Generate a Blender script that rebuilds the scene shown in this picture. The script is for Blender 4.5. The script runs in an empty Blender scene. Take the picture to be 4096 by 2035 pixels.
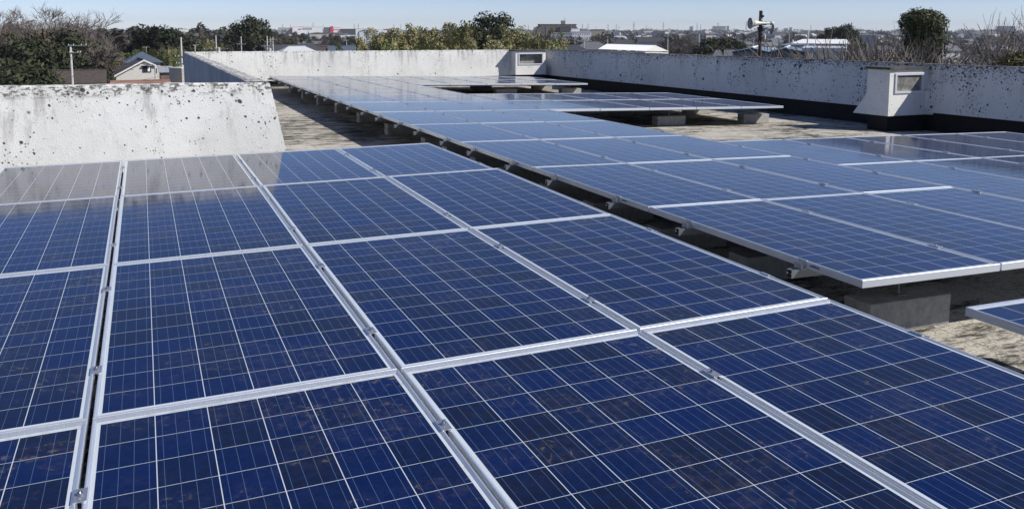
import bpy, bmesh, math, random
from mathutils import Vector, Matrix
import numpy as np
R_ = math.radians
sc = bpy.context.scene
col = sc.collection

# ------------------------------------------------------------------ camera
F = 3420.8 / 4096.0                       # focal length in image widths
cam = bpy.data.cameras.new("Camera")
camo = bpy.data.objects.new("Camera", cam)
col.objects.link(camo)
CAM = Vector((-0.812, -0.927, 1.2227))
W2C = Matrix(((0.91829732, -0.39588993, 0.00109322),
              (0.04288098, 0.10221017, 0.99383817),
              (-0.39356226, -0.91259205, 0.11083547)))
camo.matrix_world = Matrix.Translation(CAM) @ W2C.transposed().to_4x4()
cam.sensor_width = 36.0
cam.lens = 36.0 * F
cam.shift_y = -(1017.5 - 500.0) / 4096.0
cam.clip_start = 0.05
cam.clip_end = 20000
sc.camera = camo

# ------------------------------------------------------------------ light
SUN = Vector((0.95, -0.80, 1.0)).normalized()
EL = math.asin(SUN.z)
AZ = math.atan2(SUN.x, SUN.y)             # from +Y towards +X
w = bpy.data.worlds.new("World"); sc.world = w; w.use_nodes = True
nt = w.node_tree
bg = nt.nodes["Background"]
sky = nt.nodes.new("ShaderNodeTexSky")
sky.sky_type = 'NISHITA'; sky.sun_disc = False
sky.sun_elevation = EL; sky.sun_rotation = AZ
sky.air_density = 0.62; sky.dust_density = 0.0; sky.ozone_density = 3.0; sky.altitude = 60
tint = nt.nodes.new("ShaderNodeMix"); tint.data_type = 'RGBA'; tint.blend_type = 'MULTIPLY'; tint.inputs[0].default_value = 1
nt.links.new(sky.outputs[0], tint.inputs[6]); tint.inputs[7].default_value = (1.06, 1.0, 1.12, 1)
nt.links.new(tint.outputs[2], bg.inputs[0])
bg.inputs[1].default_value = 0.092
sl = bpy.data.lights.new("sun", 'SUN'); sl.energy = 4.9; sl.angle = R_(0.55); sl.color = (1.0, 0.955, 0.89)
so = bpy.data.objects.new("sun", sl); col.objects.link(so)
so.rotation_euler = SUN.to_track_quat('Z', 'Y').to_euler()
sc.view_settings.view_transform = 'Standard'; sc.view_settings.look = 'None'
sc.view_settings.exposure = 0.17; sc.view_settings.gamma = 1
sc.cycles.max_bounces = 6; sc.cycles.diffuse_bounces = 2; sc.cycles.volume_bounces = 0

GZ = -14.0                                # street level
FW = (W2C.transposed() @ Vector((0, 0, -1)))

def at(px, y, Z):
    """world point seen at full-size photo pixel (px, y) at depth Z along the optical axis"""
    d = W2C.transposed() @ Vector(((px - 2048) / 3420.8, -(y - 500) / 3420.8, -1.0))
    return CAM + d * Z
def gp(px, Z):
    p = at(px, 119, Z); return Vector((p.x, p.y, GZ))

# ------------------------------------------------------------------ helpers
class MB:
    def __init__(s): s.v = []; s.f = []; s.uv = []; s.mi = []
    def face(s, pts, uv=None, mi=0):
        n = len(s.v); s.v += [tuple(p) for p in pts]; s.f.append(tuple(range(n, n + len(pts))))
        s.uv.append(uv if uv else [(0, 0)] * len(pts)); s.mi.append(mi)
    def box(s, a, b, mi=0):
        x0, y0, z0 = a; x1, y1, z1 = b
        P = [(x0,y0,z0),(x1,y0,z0),(x1,y1,z0),(x0,y1,z0),(x0,y0,z1),(x1,y0,z1),(x1,y1,z1),(x0,y1,z1)]
        for q in ((0,3,2,1),(4,5,6,7),(0,1,5,4),(1,2,6,5),(2,3,7,6),(3,0,4,7)):
            s.face([P[i] for i in q], mi=mi)
    def hexa(s, P, mi=0):
        for q in ((0,3,2,1),(4,5,6,7),(0,1,5,4),(1,2,6,5),(2,3,7,6),(3,0,4,7)):
            s.face([P[i] for i in q], mi=mi)
    def bar(s, p, q, r0, r1=None, n=6, cap=True, mi=0):
        p = Vector(p); q = Vector(q); r1 = r0 if r1 is None else r1
        d = (q - p)
        if d.length < 1e-6: return
        d.normalize()
        a = d.orthogonal().normalized(); b = d.cross(a)
        A = [p + (a * math.cos(2*math.pi*i/n) + b * math.sin(2*math.pi*i/n)) * r0 for i in range(n)]
        B = [q + (a * math.cos(2*math.pi*i/n) + b * math.sin(2*math.pi*i/n)) * r1 for i in range(n)]
        for i in range(n):
            j = (i + 1) % n
            s.face([A[i], A[j], B[j], B[i]], mi=mi)
        if cap: s.face(A[::-1], mi=mi); s.face(B, mi=mi)
    def lathe(s, p, axis, prof, n=20, mi=0):
        """profile = list of (distance along axis, radius)"""
        p = Vector(p); d = Vector(axis).normalized(); a = d.orthogonal().normalized(); b = d.cross(a)
        rings = [[p + d*t + (a*math.cos(2*math.pi*i/n) + b*math.sin(2*math.pi*i/n))*r for i in range(n)] for t, r in prof]
        for A, B in zip(rings, rings[1:]):
            for i in range(n):
                j = (i + 1) % n
                s.face([A[i], A[j], B[j], B[i]], mi=mi)
    def mesh(s, name, mats, smooth=False, merge=False):
        m = bpy.data.meshes.new(name)
        m.from_pydata(s.v, [], s.f)
        uvl = m.uv_layers.new(name="UVMap")
        flat = [c for f in s.uv for p in f for c in p]
        uvl.data.foreach_set("uv", flat)
        if not isinstance(mats, (list, tuple)): mats = [mats] if mats else []
        for k in mats: m.materials.append(k)
        m.polygons.foreach_set("material_index", s.mi)
        if merge or smooth:
            bm = bmesh.new(); bm.from_mesh(m); bmesh.ops.remove_doubles(bm, verts=bm.verts, dist=1e-4); bm.to_mesh(m); bm.free()
        if smooth: m.polygons.foreach_set("use_smooth", [True] * len(m.polygons))
        m.update(); return m
    def build(s, name, mats, parent=None, **k):
        o = bpy.data.objects.new(name, s.mesh(name, mats, **k)); col.objects.link(o)
        if parent: o.parent = parent
        return o

def tag(o, label=None, cat=None, group=None, kind=None):
    if label: o["label"] = label
    if cat: o["category"] = cat
    if group: o["group"] = group
    if kind: o["kind"] = kind
    return o
def thing(name, label, cat, loc=(0,0,0), rz=0, group=None):
    o = bpy.data.objects.new(name, None); col.objects.link(o)
    o.location = loc; o.rotation_euler = (0, 0, rz); o.empty_display_size = .2
    return tag(o, label, cat, group)
CH = {}
def kids(o):
    return [c for c in bpy.data.objects if c.parent == o] if o.name not in CH else CH[o.name]
def freeze(o):
    CH[o.name] = [c for c in bpy.data.objects if c.parent == o]
    for c in CH[o.name]: freeze(c)
def copy_tree(o, parent=None):
    c = o.copy(); col.objects.link(c); c.parent = parent
    for ch in CH.get(o.name, []): copy_tree(ch, c)
    return c
class Proto:
    """first use hands out the built object, later uses copy it"""
    def __init__(s, o): s.o = o; s.used = False; freeze(o)
    def get(s, label, group=None, cat=None):
        if not s.used: s.used = True; c = s.o
        else: c = copy_tree(s.o)
        tag(c, label, cat, group); return c
ORD = ["zeroth","first","second","third","fourth","fifth","sixth","seventh","eighth","ninth","tenth","eleventh","twelfth",
       "thirteenth","fourteenth","fifteenth","sixteenth","seventeenth","eighteenth","nineteenth","twentieth","twenty-first","twenty-second"]
def od(n): return ORD[n] if n < len(ORD) else "%dth" % n

# ------------------------------------------------------------------ materials
class N:
    """tiny node helper"""
    def __init__(s, name, rough=.6, base=(.5,.5,.5), metal=0.0, spec=.5):
        s.m = bpy.data.materials.new(name); s.m.use_nodes = True
        s.t = s.m.node_tree; s.b = s.t.nodes["Principled BSDF"]
        s.b.inputs["Base Color"].default_value = (*base, 1); s.b.inputs["Roughness"].default_value = rough
        s.b.inputs["Metallic"].default_value = metal; s.b.inputs["Specular IOR Level"].default_value = spec
    def n(s, t, **k):
        x = s.t.nodes.new("ShaderNode" + t)
        for a, b in k.items(): setattr(x, a, b)
        return x
    def l(s, a, b): s.t.links.new(a, b)
    def val(s, sock, v):
        if isinstance(v, (int, float)): sock.default_value = v
        elif isinstance(v, tuple): sock.default_value = v if len(v) == 4 or len(sock.default_value) == 3 else (*v, 1)
        else: s.l(v, sock)
    def math(s, op, a, b=None, c=None, clamp=False):
        x = s.n("Math", operation=op, use_clamp=clamp); s.val(x.inputs[0], a)
        if b is not None: s.val(x.inputs[1], b)
        if c is not None: s.val(x.inputs[2], c)
        return x.outputs[0]
    def mix(s, f, a, b, mode='MIX'):
        x = s.n("Mix", data_type='RGBA', blend_type=mode); s.val(x.inputs[0], f); s.val(x.inputs[6], a); s.val(x.inputs[7], b)
        return x.outputs[2]
    def ramp(s, f, a, b, c0=0.0, c1=1.0):
        x = s.n("MapRange", clamp=True, interpolation_type='SMOOTHSTEP'); s.val(x.inputs[0], f); x.inputs[1].default_value = a; x.inputs[2].default_value = b
        x.inputs[3].default_value = c0; x.inputs[4].default_value = c1; return x.outputs[0]
    def pos(s, kind='Object', scale=(1,1,1), loc=(0,0,0)):
        if kind == 'World': o = s.n("NewGeometry").outputs["Position"]
        else: o = s.n("TexCoord").outputs[kind]
        mp = s.n("Mapping"); s.l(o, mp.inputs[0]); mp.inputs["Scale"].default_value = scale; mp.inputs["Location"].default_value = loc
        return mp.outputs[0]
    def noise(s, vec, scale, detail=4, rough=.6):
        x = s.n("TexNoise"); s.l(vec, x.inputs["Vector"]); x.inputs["Scale"].default_value = scale
        x.inputs["Detail"].default_value = detail; x.inputs["Roughness"].default_value = rough; return x.outputs[0]
    def vor(s, vec, scale, feature='F1'):
        x = s.n("TexVoronoi", feature=feature); s.l(vec, x.inputs["Vector"]); x.inputs["Scale"].default_value = scale; return x
    def col(s, c): s.val(s.b.inputs["Base Color"], c)
    def bump(s, h, strength=.3, dist=.01):
        x = s.n("Bump"); s.l(h, x.inputs["Height"]); x.inputs["Strength"].default_value = strength; x.inputs["Distance"].default_value = dist
        s.l(x.outputs[0], s.b.inputs["Normal"])

def simple(name, c, rough=.7, metal=0., var=.18, scale=3.0, spec=.4, kind='Object'):
    m = N(name, rough, c, metal, spec)
    nz = m.noise(m.pos(kind), scale, 4)
    f = m.ramp(nz, .3, .75)
    m.col(m.mix(f, tuple(x*(1-var) for x in c), tuple(min(1, x*(1+var)) for x in c)))
    return m.m

P = 0.1585; PW, PL = 0.998, 1.976; LIP = 0.0135; LIPV = 0.022
def cell_material():
    m = N("photovoltaic_cells", .085, (0,0,0), 0, .29)
    uv = m.n("TexCoord").outputs["UV"]; sp = m.n("SeparateXYZ"); m.l(uv, sp.inputs[0])
    cu = m.math('DIVIDE', m.math('SUBTRACT', sp.outputs[0], (PW - 6*P)/2), P)
    cv = m.math('DIVIDE', m.math('SUBTRACT', sp.outputs[1], (PL - 12*P)/2), P)
    fu = m.math('ABSOLUTE', m.math('SUBTRACT', m.math('FRACT', cu), .5))
    fv = m.math('ABSOLUTE', m.math('SUBTRACT', m.math('FRACT', cv), .5))
    lu = m.math('GREATER_THAN', fu, .5 - .0027/2/P)
    lv = m.math('GREATER_THAN', fv, .5 - .0021/2/P)
    out = m.math('MAXIMUM', m.math('GREATER_THAN', m.math('ABSOLUTE', m.math('SUBTRACT', cu, 3)), 3),
                 m.math('GREATER_THAN', m.math('ABSOLUTE', m.math('SUBTRACT', cv, 6)), 6))
    bus = m.math('LESS_THAN', m.math('ABSOLUTE', m.math('SUBTRACT', m.math('FRACT', m.math('MULTIPLY', cu, 4)), .5)), .0013/2/(P/4))
    bus = m.math('MULTIPLY', bus, m.math('SUBTRACT', 1, out))
    back = m.math('MAXIMUM', m.math('MAXIMUM', lu, m.math('MULTIPLY', lv, m.math('SUBTRACT', 1, bus))), out)
    oi = m.n("ObjectInfo")
    # per cell tone
    cx = m.n("CombineXYZ"); m.l(m.math('FLOOR', cu), cx.inputs[0]); m.l(m.math('FLOOR', cv), cx.inputs[1])
    m.l(m.math('MULTIPLY', oi.outputs["Random"], 97.0), cx.inputs[2])
    wn = m.n("TexWhiteNoise", noise_dimensions='3D'); m.l(cx.outputs[0], wn.inputs[0])
    r = wn.outputs["Value"]
    # crystal grain
    vm = m.n("VectorMath", operation='ADD'); m.l(uv, vm.inputs[0]); m.l(cx.outputs[0], vm.inputs[1])
    g = m.vor(vm.outputs[0], 55)
    gs = m.n("SeparateColor"); m.l(g.outputs["Color"], gs.inputs[0])
    c1 = m.mix(m.ramp(r, .15, .9), (.0040, .0085, .036), (.0015, .0090, .062))
    pr_ = m.n('TexWhiteNoise', noise_dimensions='1D'); m.l(oi.outputs['Random'], pr_.inputs['W'])
    c1 = m.mix(m.ramp(m.math('SUBTRACT', r, m.math('MULTIPLY', pr_.outputs['Value'], .22)), .0, .16, .62, 0), c1, (.0075, .0078, .015))
    c1 = m.mix(m.math('MULTIPLY', gs.outputs[0], .45), c1, (.003, .017, .088))
    c1 = m.mix(bus, c1, (.075, .13, .22))
    c1 = m.mix(back, c1, (.56, .62, .66))
    # dust and dirt: films, washed rims and scabs of dried mud
    ob = m.n("Mapping"); m.l(uv, ob.inputs[0])
    rc = m.n("CombineXYZ"); m.l(m.math('MULTIPLY', oi.outputs["Random"], 53.0), rc.inputs[0]); m.l(m.math('MULTIPLY', oi.outputs["Random"], 31.0), rc.inputs[1]); m.l(rc.outputs[0], ob.inputs[1])
    n1 = m.noise(ob.outputs[0], 2.2, 3); n2 = m.noise(ob.outputs[0], 26, 6, .75); n3 = m.noise(ob.outputs[0], 5, 4)
    film = m.math('MULTIPLY', m.ramp(n1, .42, .75), m.ramp(n2, .38, .72))
    topc = m.math('MULTIPLY', m.ramp(sp.outputs[1], PL-.75, PL-.02), m.ramp(sp.outputs[0], .25, PW))
    scab = m.math('MULTIPLY', topc, m.math('MULTIPLY', m.ramp(n3, .46, .62), m.ramp(n2, .5, .66)))
    rim = m.math('MULTIPLY', m.math('SUBTRACT', 1, m.ramp(m.math('ABSOLUTE', m.math('SUBTRACT', n1, .56)), 0, .007)), m.ramp(n2, .48, .66))
    sl_ = m.math('MULTIPLY', m.ramp(m.math('SUBTRACT', .035, m.math('SUBTRACT', PL, sp.outputs[1])), -.02, .02), m.ramp(n2, .45, .6))
    d = m.math('ADD', m.math('MULTIPLY', film, .17), m.math('ADD', m.math('MULTIPLY', scab, .62), m.math('ADD', m.math('MULTIPLY', rim, .40), m.math('MULTIPLY', sl_, .35))), clamp=True)
    c2 = m.mix(d, c1, (.24, .19, .12))
    m.col(c2)
    m.val(m.b.inputs["Roughness"], m.math('ADD', m.math('MULTIPLY', d, .5), m.ramp(n1, .2, .8, .06, .10)))
    nb = m.noise(ob.outputs[0], 1.3, 1)
    m.bump(nb, .012, .05)
    return m.m
M_cell = cell_material()

def alu(name, c=(.74, .75, .77), rough=.38, metal=.62):
    m = N(name, rough, c, metal, .5)
    v = m.pos('Object', (40, 1.2, 40)); n = m.noise(v, 6, 4)
    m.col(m.mix(m.ramp(n, .3, .7), tuple(x*.86 for x in c), c))
    m.val(m.b.inputs["Roughness"], m.ramp(n, .2, .8, rough-.06, rough+.12))
    return m.m
M_frame = alu("anodised_frame", (.80,.84,.90), .36, .66)
M_clamp = alu("clamp_aluminium", (.58,.60,.64), .36, .8)
M_steel = alu("galvanised_rail", (.30,.32,.34), .42, .8)
M_bolt = simple("bolt_steel", (.55,.55,.56), .25, 1., .1, 30)
M_ink = simple("black_print", (.02,.02,.02), .8)
M_back = simple("white_backsheet", (.7,.7,.7), .6)

def wall_material(name, base, spots, topk, sh=0.0, streak=.38, big_=1.0):
    m = N(name, .88, base, 0, .25)
    w_ = m.pos('World')
    big = m.noise(w_, .9, 4); fine = m.noise(w_, 9, 6, .7); grit = m.noise(w_, 75, 3, .6)
    c = m.mix(m.ramp(big, .35, .7), base, tuple(x*.86 for x in base))
    c = m.mix(m.math('MULTIPLY', m.ramp(fine, .52, .72), .35), c, tuple(x*.62 for x in base))
    sz = m.n("SeparateXYZ"); m.l(w_, sz.inputs[0])
    top = m.ramp(sz.outputs[2], .22, .60)
    # vertical dribbles that start under the coping
    st = m.noise(m.pos('World', (1.9, 1.9, .22)), 3.2, 5, .7)
    dr = m.math('MULTIPLY', m.ramp(st, .50, .66), m.ramp(sz.outputs[2], -.25, .55))
    c = m.mix(m.math('MULTIPLY', dr, streak), c, (.13, .125, .12))
    # lichen spots of many sizes, mapped on the wall plane
    flat = m.n("CombineXYZ"); m.l(m.math('ADD', sz.outputs[0], sz.outputs[1]), flat.inputs[0]); m.l(sz.outputs[2], flat.inputs[1])
    tot = None
    pert = m.n("VectorMath", operation='ADD'); m.l(flat.outputs[0], pert.inputs[0])
    pn = m.n("TexNoise"); m.l(w_, pn.inputs["Vector"]); pn.inputs["Scale"].default_value = 28; pn.inputs["Detail"].default_value = 3
    ps = m.n("VectorMath", operation='SCALE'); m.l(pn.outputs["Color"], ps.inputs[0]); ps.inputs["Scale"].default_value = .022
    m.l(ps.outputs[0], pert.inputs[1])
    patch = m.noise(m.pos('World', (1, 1, .45)), 1.7, 3)
    for scale, keep, rmax in ((2.6, .20, .085), (6.5, .34, .14), (17, .50, .22), (40, .52, .30)):
        v = m.vor(pert.outputs[0], scale); v.voronoi_dimensions = '2D'
        cs = m.n("SeparateColor"); m.l(v.outputs["Color"], cs.inputs[0])
        dens = m.math('ADD', m.math('MULTIPLY', top, topk), m.math('ADD', m.math('MULTIPLY', m.ramp(patch, .47, .60), keep*spots*1.15), keep*spots*.09))
        on = m.math('LESS_THAN', cs.outputs[0], dens)
        rad = m.math('MULTIPLY', m.math('ADD', m.math('MULTIPLY', m.math('POWER', cs.outputs[1], 2.0), .8), .2), rmax*big_)
        hit = m.math('MULTIPLY', on, m.ramp(m.math('SUBTRACT', v.outputs["Distance"], rad), -.015, .05, 1, 0))
        if scale == 6.5:   # a few are rings with a pale centre
            hit = m.math('MULTIPLY', hit, m.math('SUBTRACT', 1, m.math('MULTIPLY', m.math('GREATER_THAN', cs.outputs[2], .8), m.ramp(m.math('DIVIDE', v.outputs["Distance"], m.math('ADD', rad, .01)), .45, .75, .8, 0))))
        tot = hit if tot is None else m.math('MAXIMUM', tot, hit)
    c = m.mix(m.math('MULTIPLY', tot, .92), c, (.014, .014, .018))
    if topk > .3:    # black runs of lichen hanging from the coping
        rn = m.noise(m.pos('World', (3.2, 3.2, .55)), 4.5, 5, .7); r2 = m.noise(m.pos('World'), 26, 4, .7)
        run = m.math('MULTIPLY', m.ramp(m.math('ADD', rn, m.math('MULTIPLY', sz.outputs[2], .22)), .60, .66), m.math('MULTIPLY', m.ramp(sz.outputs[2], .05, .42), m.ramp(r2, .44, .54)))
        tot = m.math('MAXIMUM', tot, run)
    # crusty dark growth along the very top
    ct = m.noise(m.pos('World', (1, 1, 2.2)), 13, 5, .75)
    crust = m.math('MULTIPLY', m.ramp(ct, .49, .57), m.ramp(sz.outputs[2], .50-sh, .575-sh))
    c = m.mix(m.math('MULTIPLY', crust, .85), c, (.055, .05, .045))
    m.col(c)
    h = m.math('ADD', m.math('MULTIPLY', grit, .6), m.math('MULTIPLY', fine, .8))
    m.bump(h, .55, .012)
    return m.m
M_wall = wall_material("weathered_white_mortar", (.665, .665, .64), .62, .16, 0.0, .5)
M_wallE = wall_material("weathered_white_mortar_lichen", (.66, .67, .67), .52, .44, .035, .34, 1.6)
M_vent = wall_material("vent_mortar", (.70, .695, .67), .20, .0, -.3, .05)
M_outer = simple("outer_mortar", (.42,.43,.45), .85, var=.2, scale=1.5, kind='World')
M_bit = simple("black_bitumen_upstand", (.009,.008,.007), .75, var=.3, scale=5, kind='World')
M_conc = N("ballast_concrete", .9, (.33,.32,.30)); 
_n = M_conc.noise(M_conc.pos('Object'), 14, 6, .7); M_conc.col(M_conc.mix(M_conc.ramp(_n,.35,.7), (.25,.245,.23), (.36,.35,.325))); M_conc.bump(_n, .3, .01); M_conc = M_conc.m

M_cope = N("mossy_coping", .95, (.2,.19,.17)); _c = M_cope.noise(M_cope.pos('World', (1,1,1)), 11, 6, .75); _d = M_cope.noise(M_cope.pos('World'), 40, 3)
M_cope.col(M_cope.mix(M_cope.ramp(_c,.44,.60), (.060,.054,.045), M_cope.mix(M_cope.ramp(_d,.4,.6), (.17,.155,.13), (.40,.38,.34)))); M_cope.bump(_c, .6, .02); M_cope = M_cope.m
def floor_material():
    m = N("weathered_roof_sheet", .95, (.1,.1,.1), 0, .15)
    v = m.pos('World', (1.0, 2.6, 1)); a = m.noise(v, 2.2, 6, .72)
    b = m.noise(m.pos('World', (1.2, 5.5, 1)), 5, 6, .8); c = m.noise(m.pos('World'), .5, 3)
    g = m.noise(m.pos('World'), 60, 3)
    f = m.math('ADD', m.math('MULTIPLY', a, .55), m.math('ADD', m.math('MULTIPLY', b, .5), m.math('MULTIPLY', c, .35)))
    k = m.mix(m.ramp(f, .615, .75), (.045, .041, .034), (.54, .51, .445))
    k = m.mix(m.math('MULTIPLY', m.ramp(g, .45, .62), .45), k, (.09, .08, .055))
    sp = m.n("SeparateXYZ"); m.l(m.pos('World'), sp.inputs[0])
    seam = m.math('LESS_THAN', m.math('ABSOLUTE', m.math('SUBTRACT', m.math('FRACT', m.math('MULTIPLY', sp.outputs[0], 1.05)), .5)), .008)
    seam2 = m.math('LESS_THAN', m.math('ABSOLUTE', m.math('SUBTRACT', m.math('FRACT', m.math('MULTIPLY', sp.outputs[1], .12)), .5)), .002)
    k = m.mix(m.math('MULTIPLY', m.math('MAXIMUM', seam, seam2), .35), k, (.03,.028,.025))
    moss = m.math('MULTIPLY', m.ramp(m.noise(m.pos('World'), 1.1, 4), .54, .66), m.ramp(g, .38, .6))
    k = m.mix(m.math('MULTIPLY', moss, .55), k, (.10, .095, .045))
    m.col(k); m.bump(m.math('ADD', b, g), .4, .01)
    return m.m
M_floor = floor_material()

def leafmat(name, c, c2, tl=.25, sc_=.35):
    m = N(name, .65, c, 0, .25)
    g = m.n("NewGeometry"); r = g.outputs["Random Per Island"]
    n = m.noise(m.pos('World'), sc_, 3)
    k = m.mix(r, c, c2)
    k = m.mix(m.math('MULTIPLY', m.ramp(n, .35, .65), .5), k, tuple(x*.55 for x in c))
    oi = m.n("ObjectInfo")
    k = m.mix(m.math('MULTIPLY', oi.outputs["Random"], .35), k, tuple(x*.6 for x in c2))
    m.col(k)
    return m.m
M_ever = leafmat("evergreen_leaves", (.017,.024,.010), (.055,.064,.026))
M_ever2 = leafmat("olive_leaves", (.024,.032,.010), (.080,.082,.024))
M_cedar = leafmat("cedar_needles", (.014,.020,.013), (.036,.038,.022))
M_bamboo = leafmat("bamboo_leaves", (.15,.14,.055), (.42,.38,.19), sc_=.5)
M_bambooG = leafmat("green_bamboo_leaves", (.07,.10,.025), (.20,.24,.08), sc_=.5)
M_twig = leafmat("grey_brown_twigs", (.095,.080,.068), (.215,.185,.165))
M_twig2 = leafmat("pale_cherry_twigs", (.075,.062,.052), (.20,.17,.15))
M_bark = simple("bark", (.075,.06,.048), .9, var=.4, scale=2)
M_brown = leafmat("dry_brown_leaves", (.050,.040,.027), (.120,.095,.066))
M_farwood = leafmat("far_wood", (.045,.044,.034), (.12,.10,.08), sc_=.02)
M_ground = N("valley_ground", .95); _a = M_ground.noise(M_ground.pos('World'), .03, 6, .7); _b = M_ground.noise(M_ground.pos('World'), .25, 4)
M_ground.col(M_ground.mix(M_ground.ramp(_a,.4,.6), M_ground.mix(M_ground.ramp(_b,.4,.6), (.07,.065,.045), (.13,.11,.08)), (.16,.155,.15))); M_ground = M_ground.m

# ------------------------------------------------------------------ ground, roof deck
g = MB(); n = 96; RG = 6000
g.face([(RG*math.cos(2*math.pi*i/n), RG*math.sin(2*math.pi*i/n), GZ) for i in range(n)])
tag(g.build("ground", M_ground), kind="structure")

def fz(x): return -.47 if x < 2.45 else -.47 - .018*(x-2.45)
PATH = [(-9.0, 8.95), (.47, 8.80), (.47, 25.2), (11.74, 25.2), (13.55, -5.0)]
ZT = [.70, .64, .575, .55, .65]
fl = MB()
def slab(x0, y0, x1, y1):
    fl.face([(x0,y0,fz(x0)),(x1,y0,fz(x1)),(x1,y1,fz(x1)),(x0,y1,fz(x0))])
slab(-9, -5, 2.45, 8.95); slab(.42, 8.95, 2.45, 25.3); slab(2.45, -5, 13.4, 25.3)
tag(fl.build("roof_floor", M_floor), kind="structure")
bd = MB()
bd.box((-9.1, -5.1, GZ), (.44, 9.0, -.9)); bd.box((.44, -5.1, GZ), (13.3, 25.3, -.95))
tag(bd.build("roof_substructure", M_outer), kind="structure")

# ------------------------------------------------------------------ parapet walls
def wall(name, i, label, mat, batter, seed, outmat=None, overlap=0.0):
    rnd = random.Random(seed)
    def nrm(k):
        a = Vector(PATH[k]); b = Vector(PATH[k+1]); d = (b-a).normalized(); return Vector((d.y, -d.x))
    def off(k, d):
        p = Vector(PATH[k]); ns = []
        if k-1 >= 0: ns.append(nrm(k-1))
        if k < len(PATH)-1: ns.append(nrm(k))
        if len(ns) == 1: return p + ns[0]*d
        s = ns[0]+ns[1]; return p + s*(d/(1+ns[0].dot(ns[1])))
    L = (Vector(PATH[i+1])-Vector(PATH[i])).length
    nseg = max(2, int(L/.22))
    zb = -.30
    prof = [(-.2, -3.0), (-.2, None, -.012), (-.17, None, 0), (-.012, None, 0), (0.0, None, -.014), (batter*.25, .40), (batter*.63, .05), (batter, zb), (batter-.09, zb+.004)]
    o = thing(name, label, "wall"); o.location = (0, 0, 0)
    def ring(t):
        out = []
        jz = rnd.uniform(-.005, .005)
        for pr in prof:
            d = pr[0]; z = pr[1] if pr[1] is not None else (ZT[i]*(1-t)+ZT[i+1]*t + pr[2] + jz + rnd.uniform(-.0025,.0025))
            p = off(i, d).lerp(off(i+1, d), t)
            if pr[1] is None: p = p + nrm(i)*rnd.uniform(-.004, .004)*(1 if 0 < t < 1 else 0)
            out.append(Vector((p.x, p.y, z)))
        return out
    m = MB(); prev = ring(0.0)
    for s in range(1, nseg+1):
        cur = ring(s/nseg)
        for k in range(len(prof)-1):
            m.face([prev[k], cur[k], cur[k+1], prev[k+1]], mi=1 if k == 0 else (2 if i == 3 and k in (1, 2, 3) else 0))
        prev = cur
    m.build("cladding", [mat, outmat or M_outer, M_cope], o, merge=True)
    u = MB(); a = off(i, batter-.085); b = off(i+1, batter-.085)
    zf = lambda p: fz(p.x) - .02
    u.face([(a.x,a.y,zb+.01),(b.x,b.y,zb+.01),(b.x,b.y,zf(b)),(a.x,a.y,zf(a))])
    c = off(i, batter-.03); d = off(i+1, batter-.03)
    u.build("bitumen_upstand", M_bit, o)
    return o
wall("parapet_wall", 0, "thick white spotted parapet wall at the left, nearest the camera", M_wall, .17, 1)
wall("parapet_wall", 1, "parapet wall running away from the near left wall, its outer side in blue shade", M_wall, .17, 2)
wall("parapet_wall", 2, "sunlit white parapet wall across the far end of the roof", M_wall, .05, 3)
wall("parapet_wall", 3, "long shaded parapet wall with black lichen along the right side", M_wallE, .05, 4)

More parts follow.
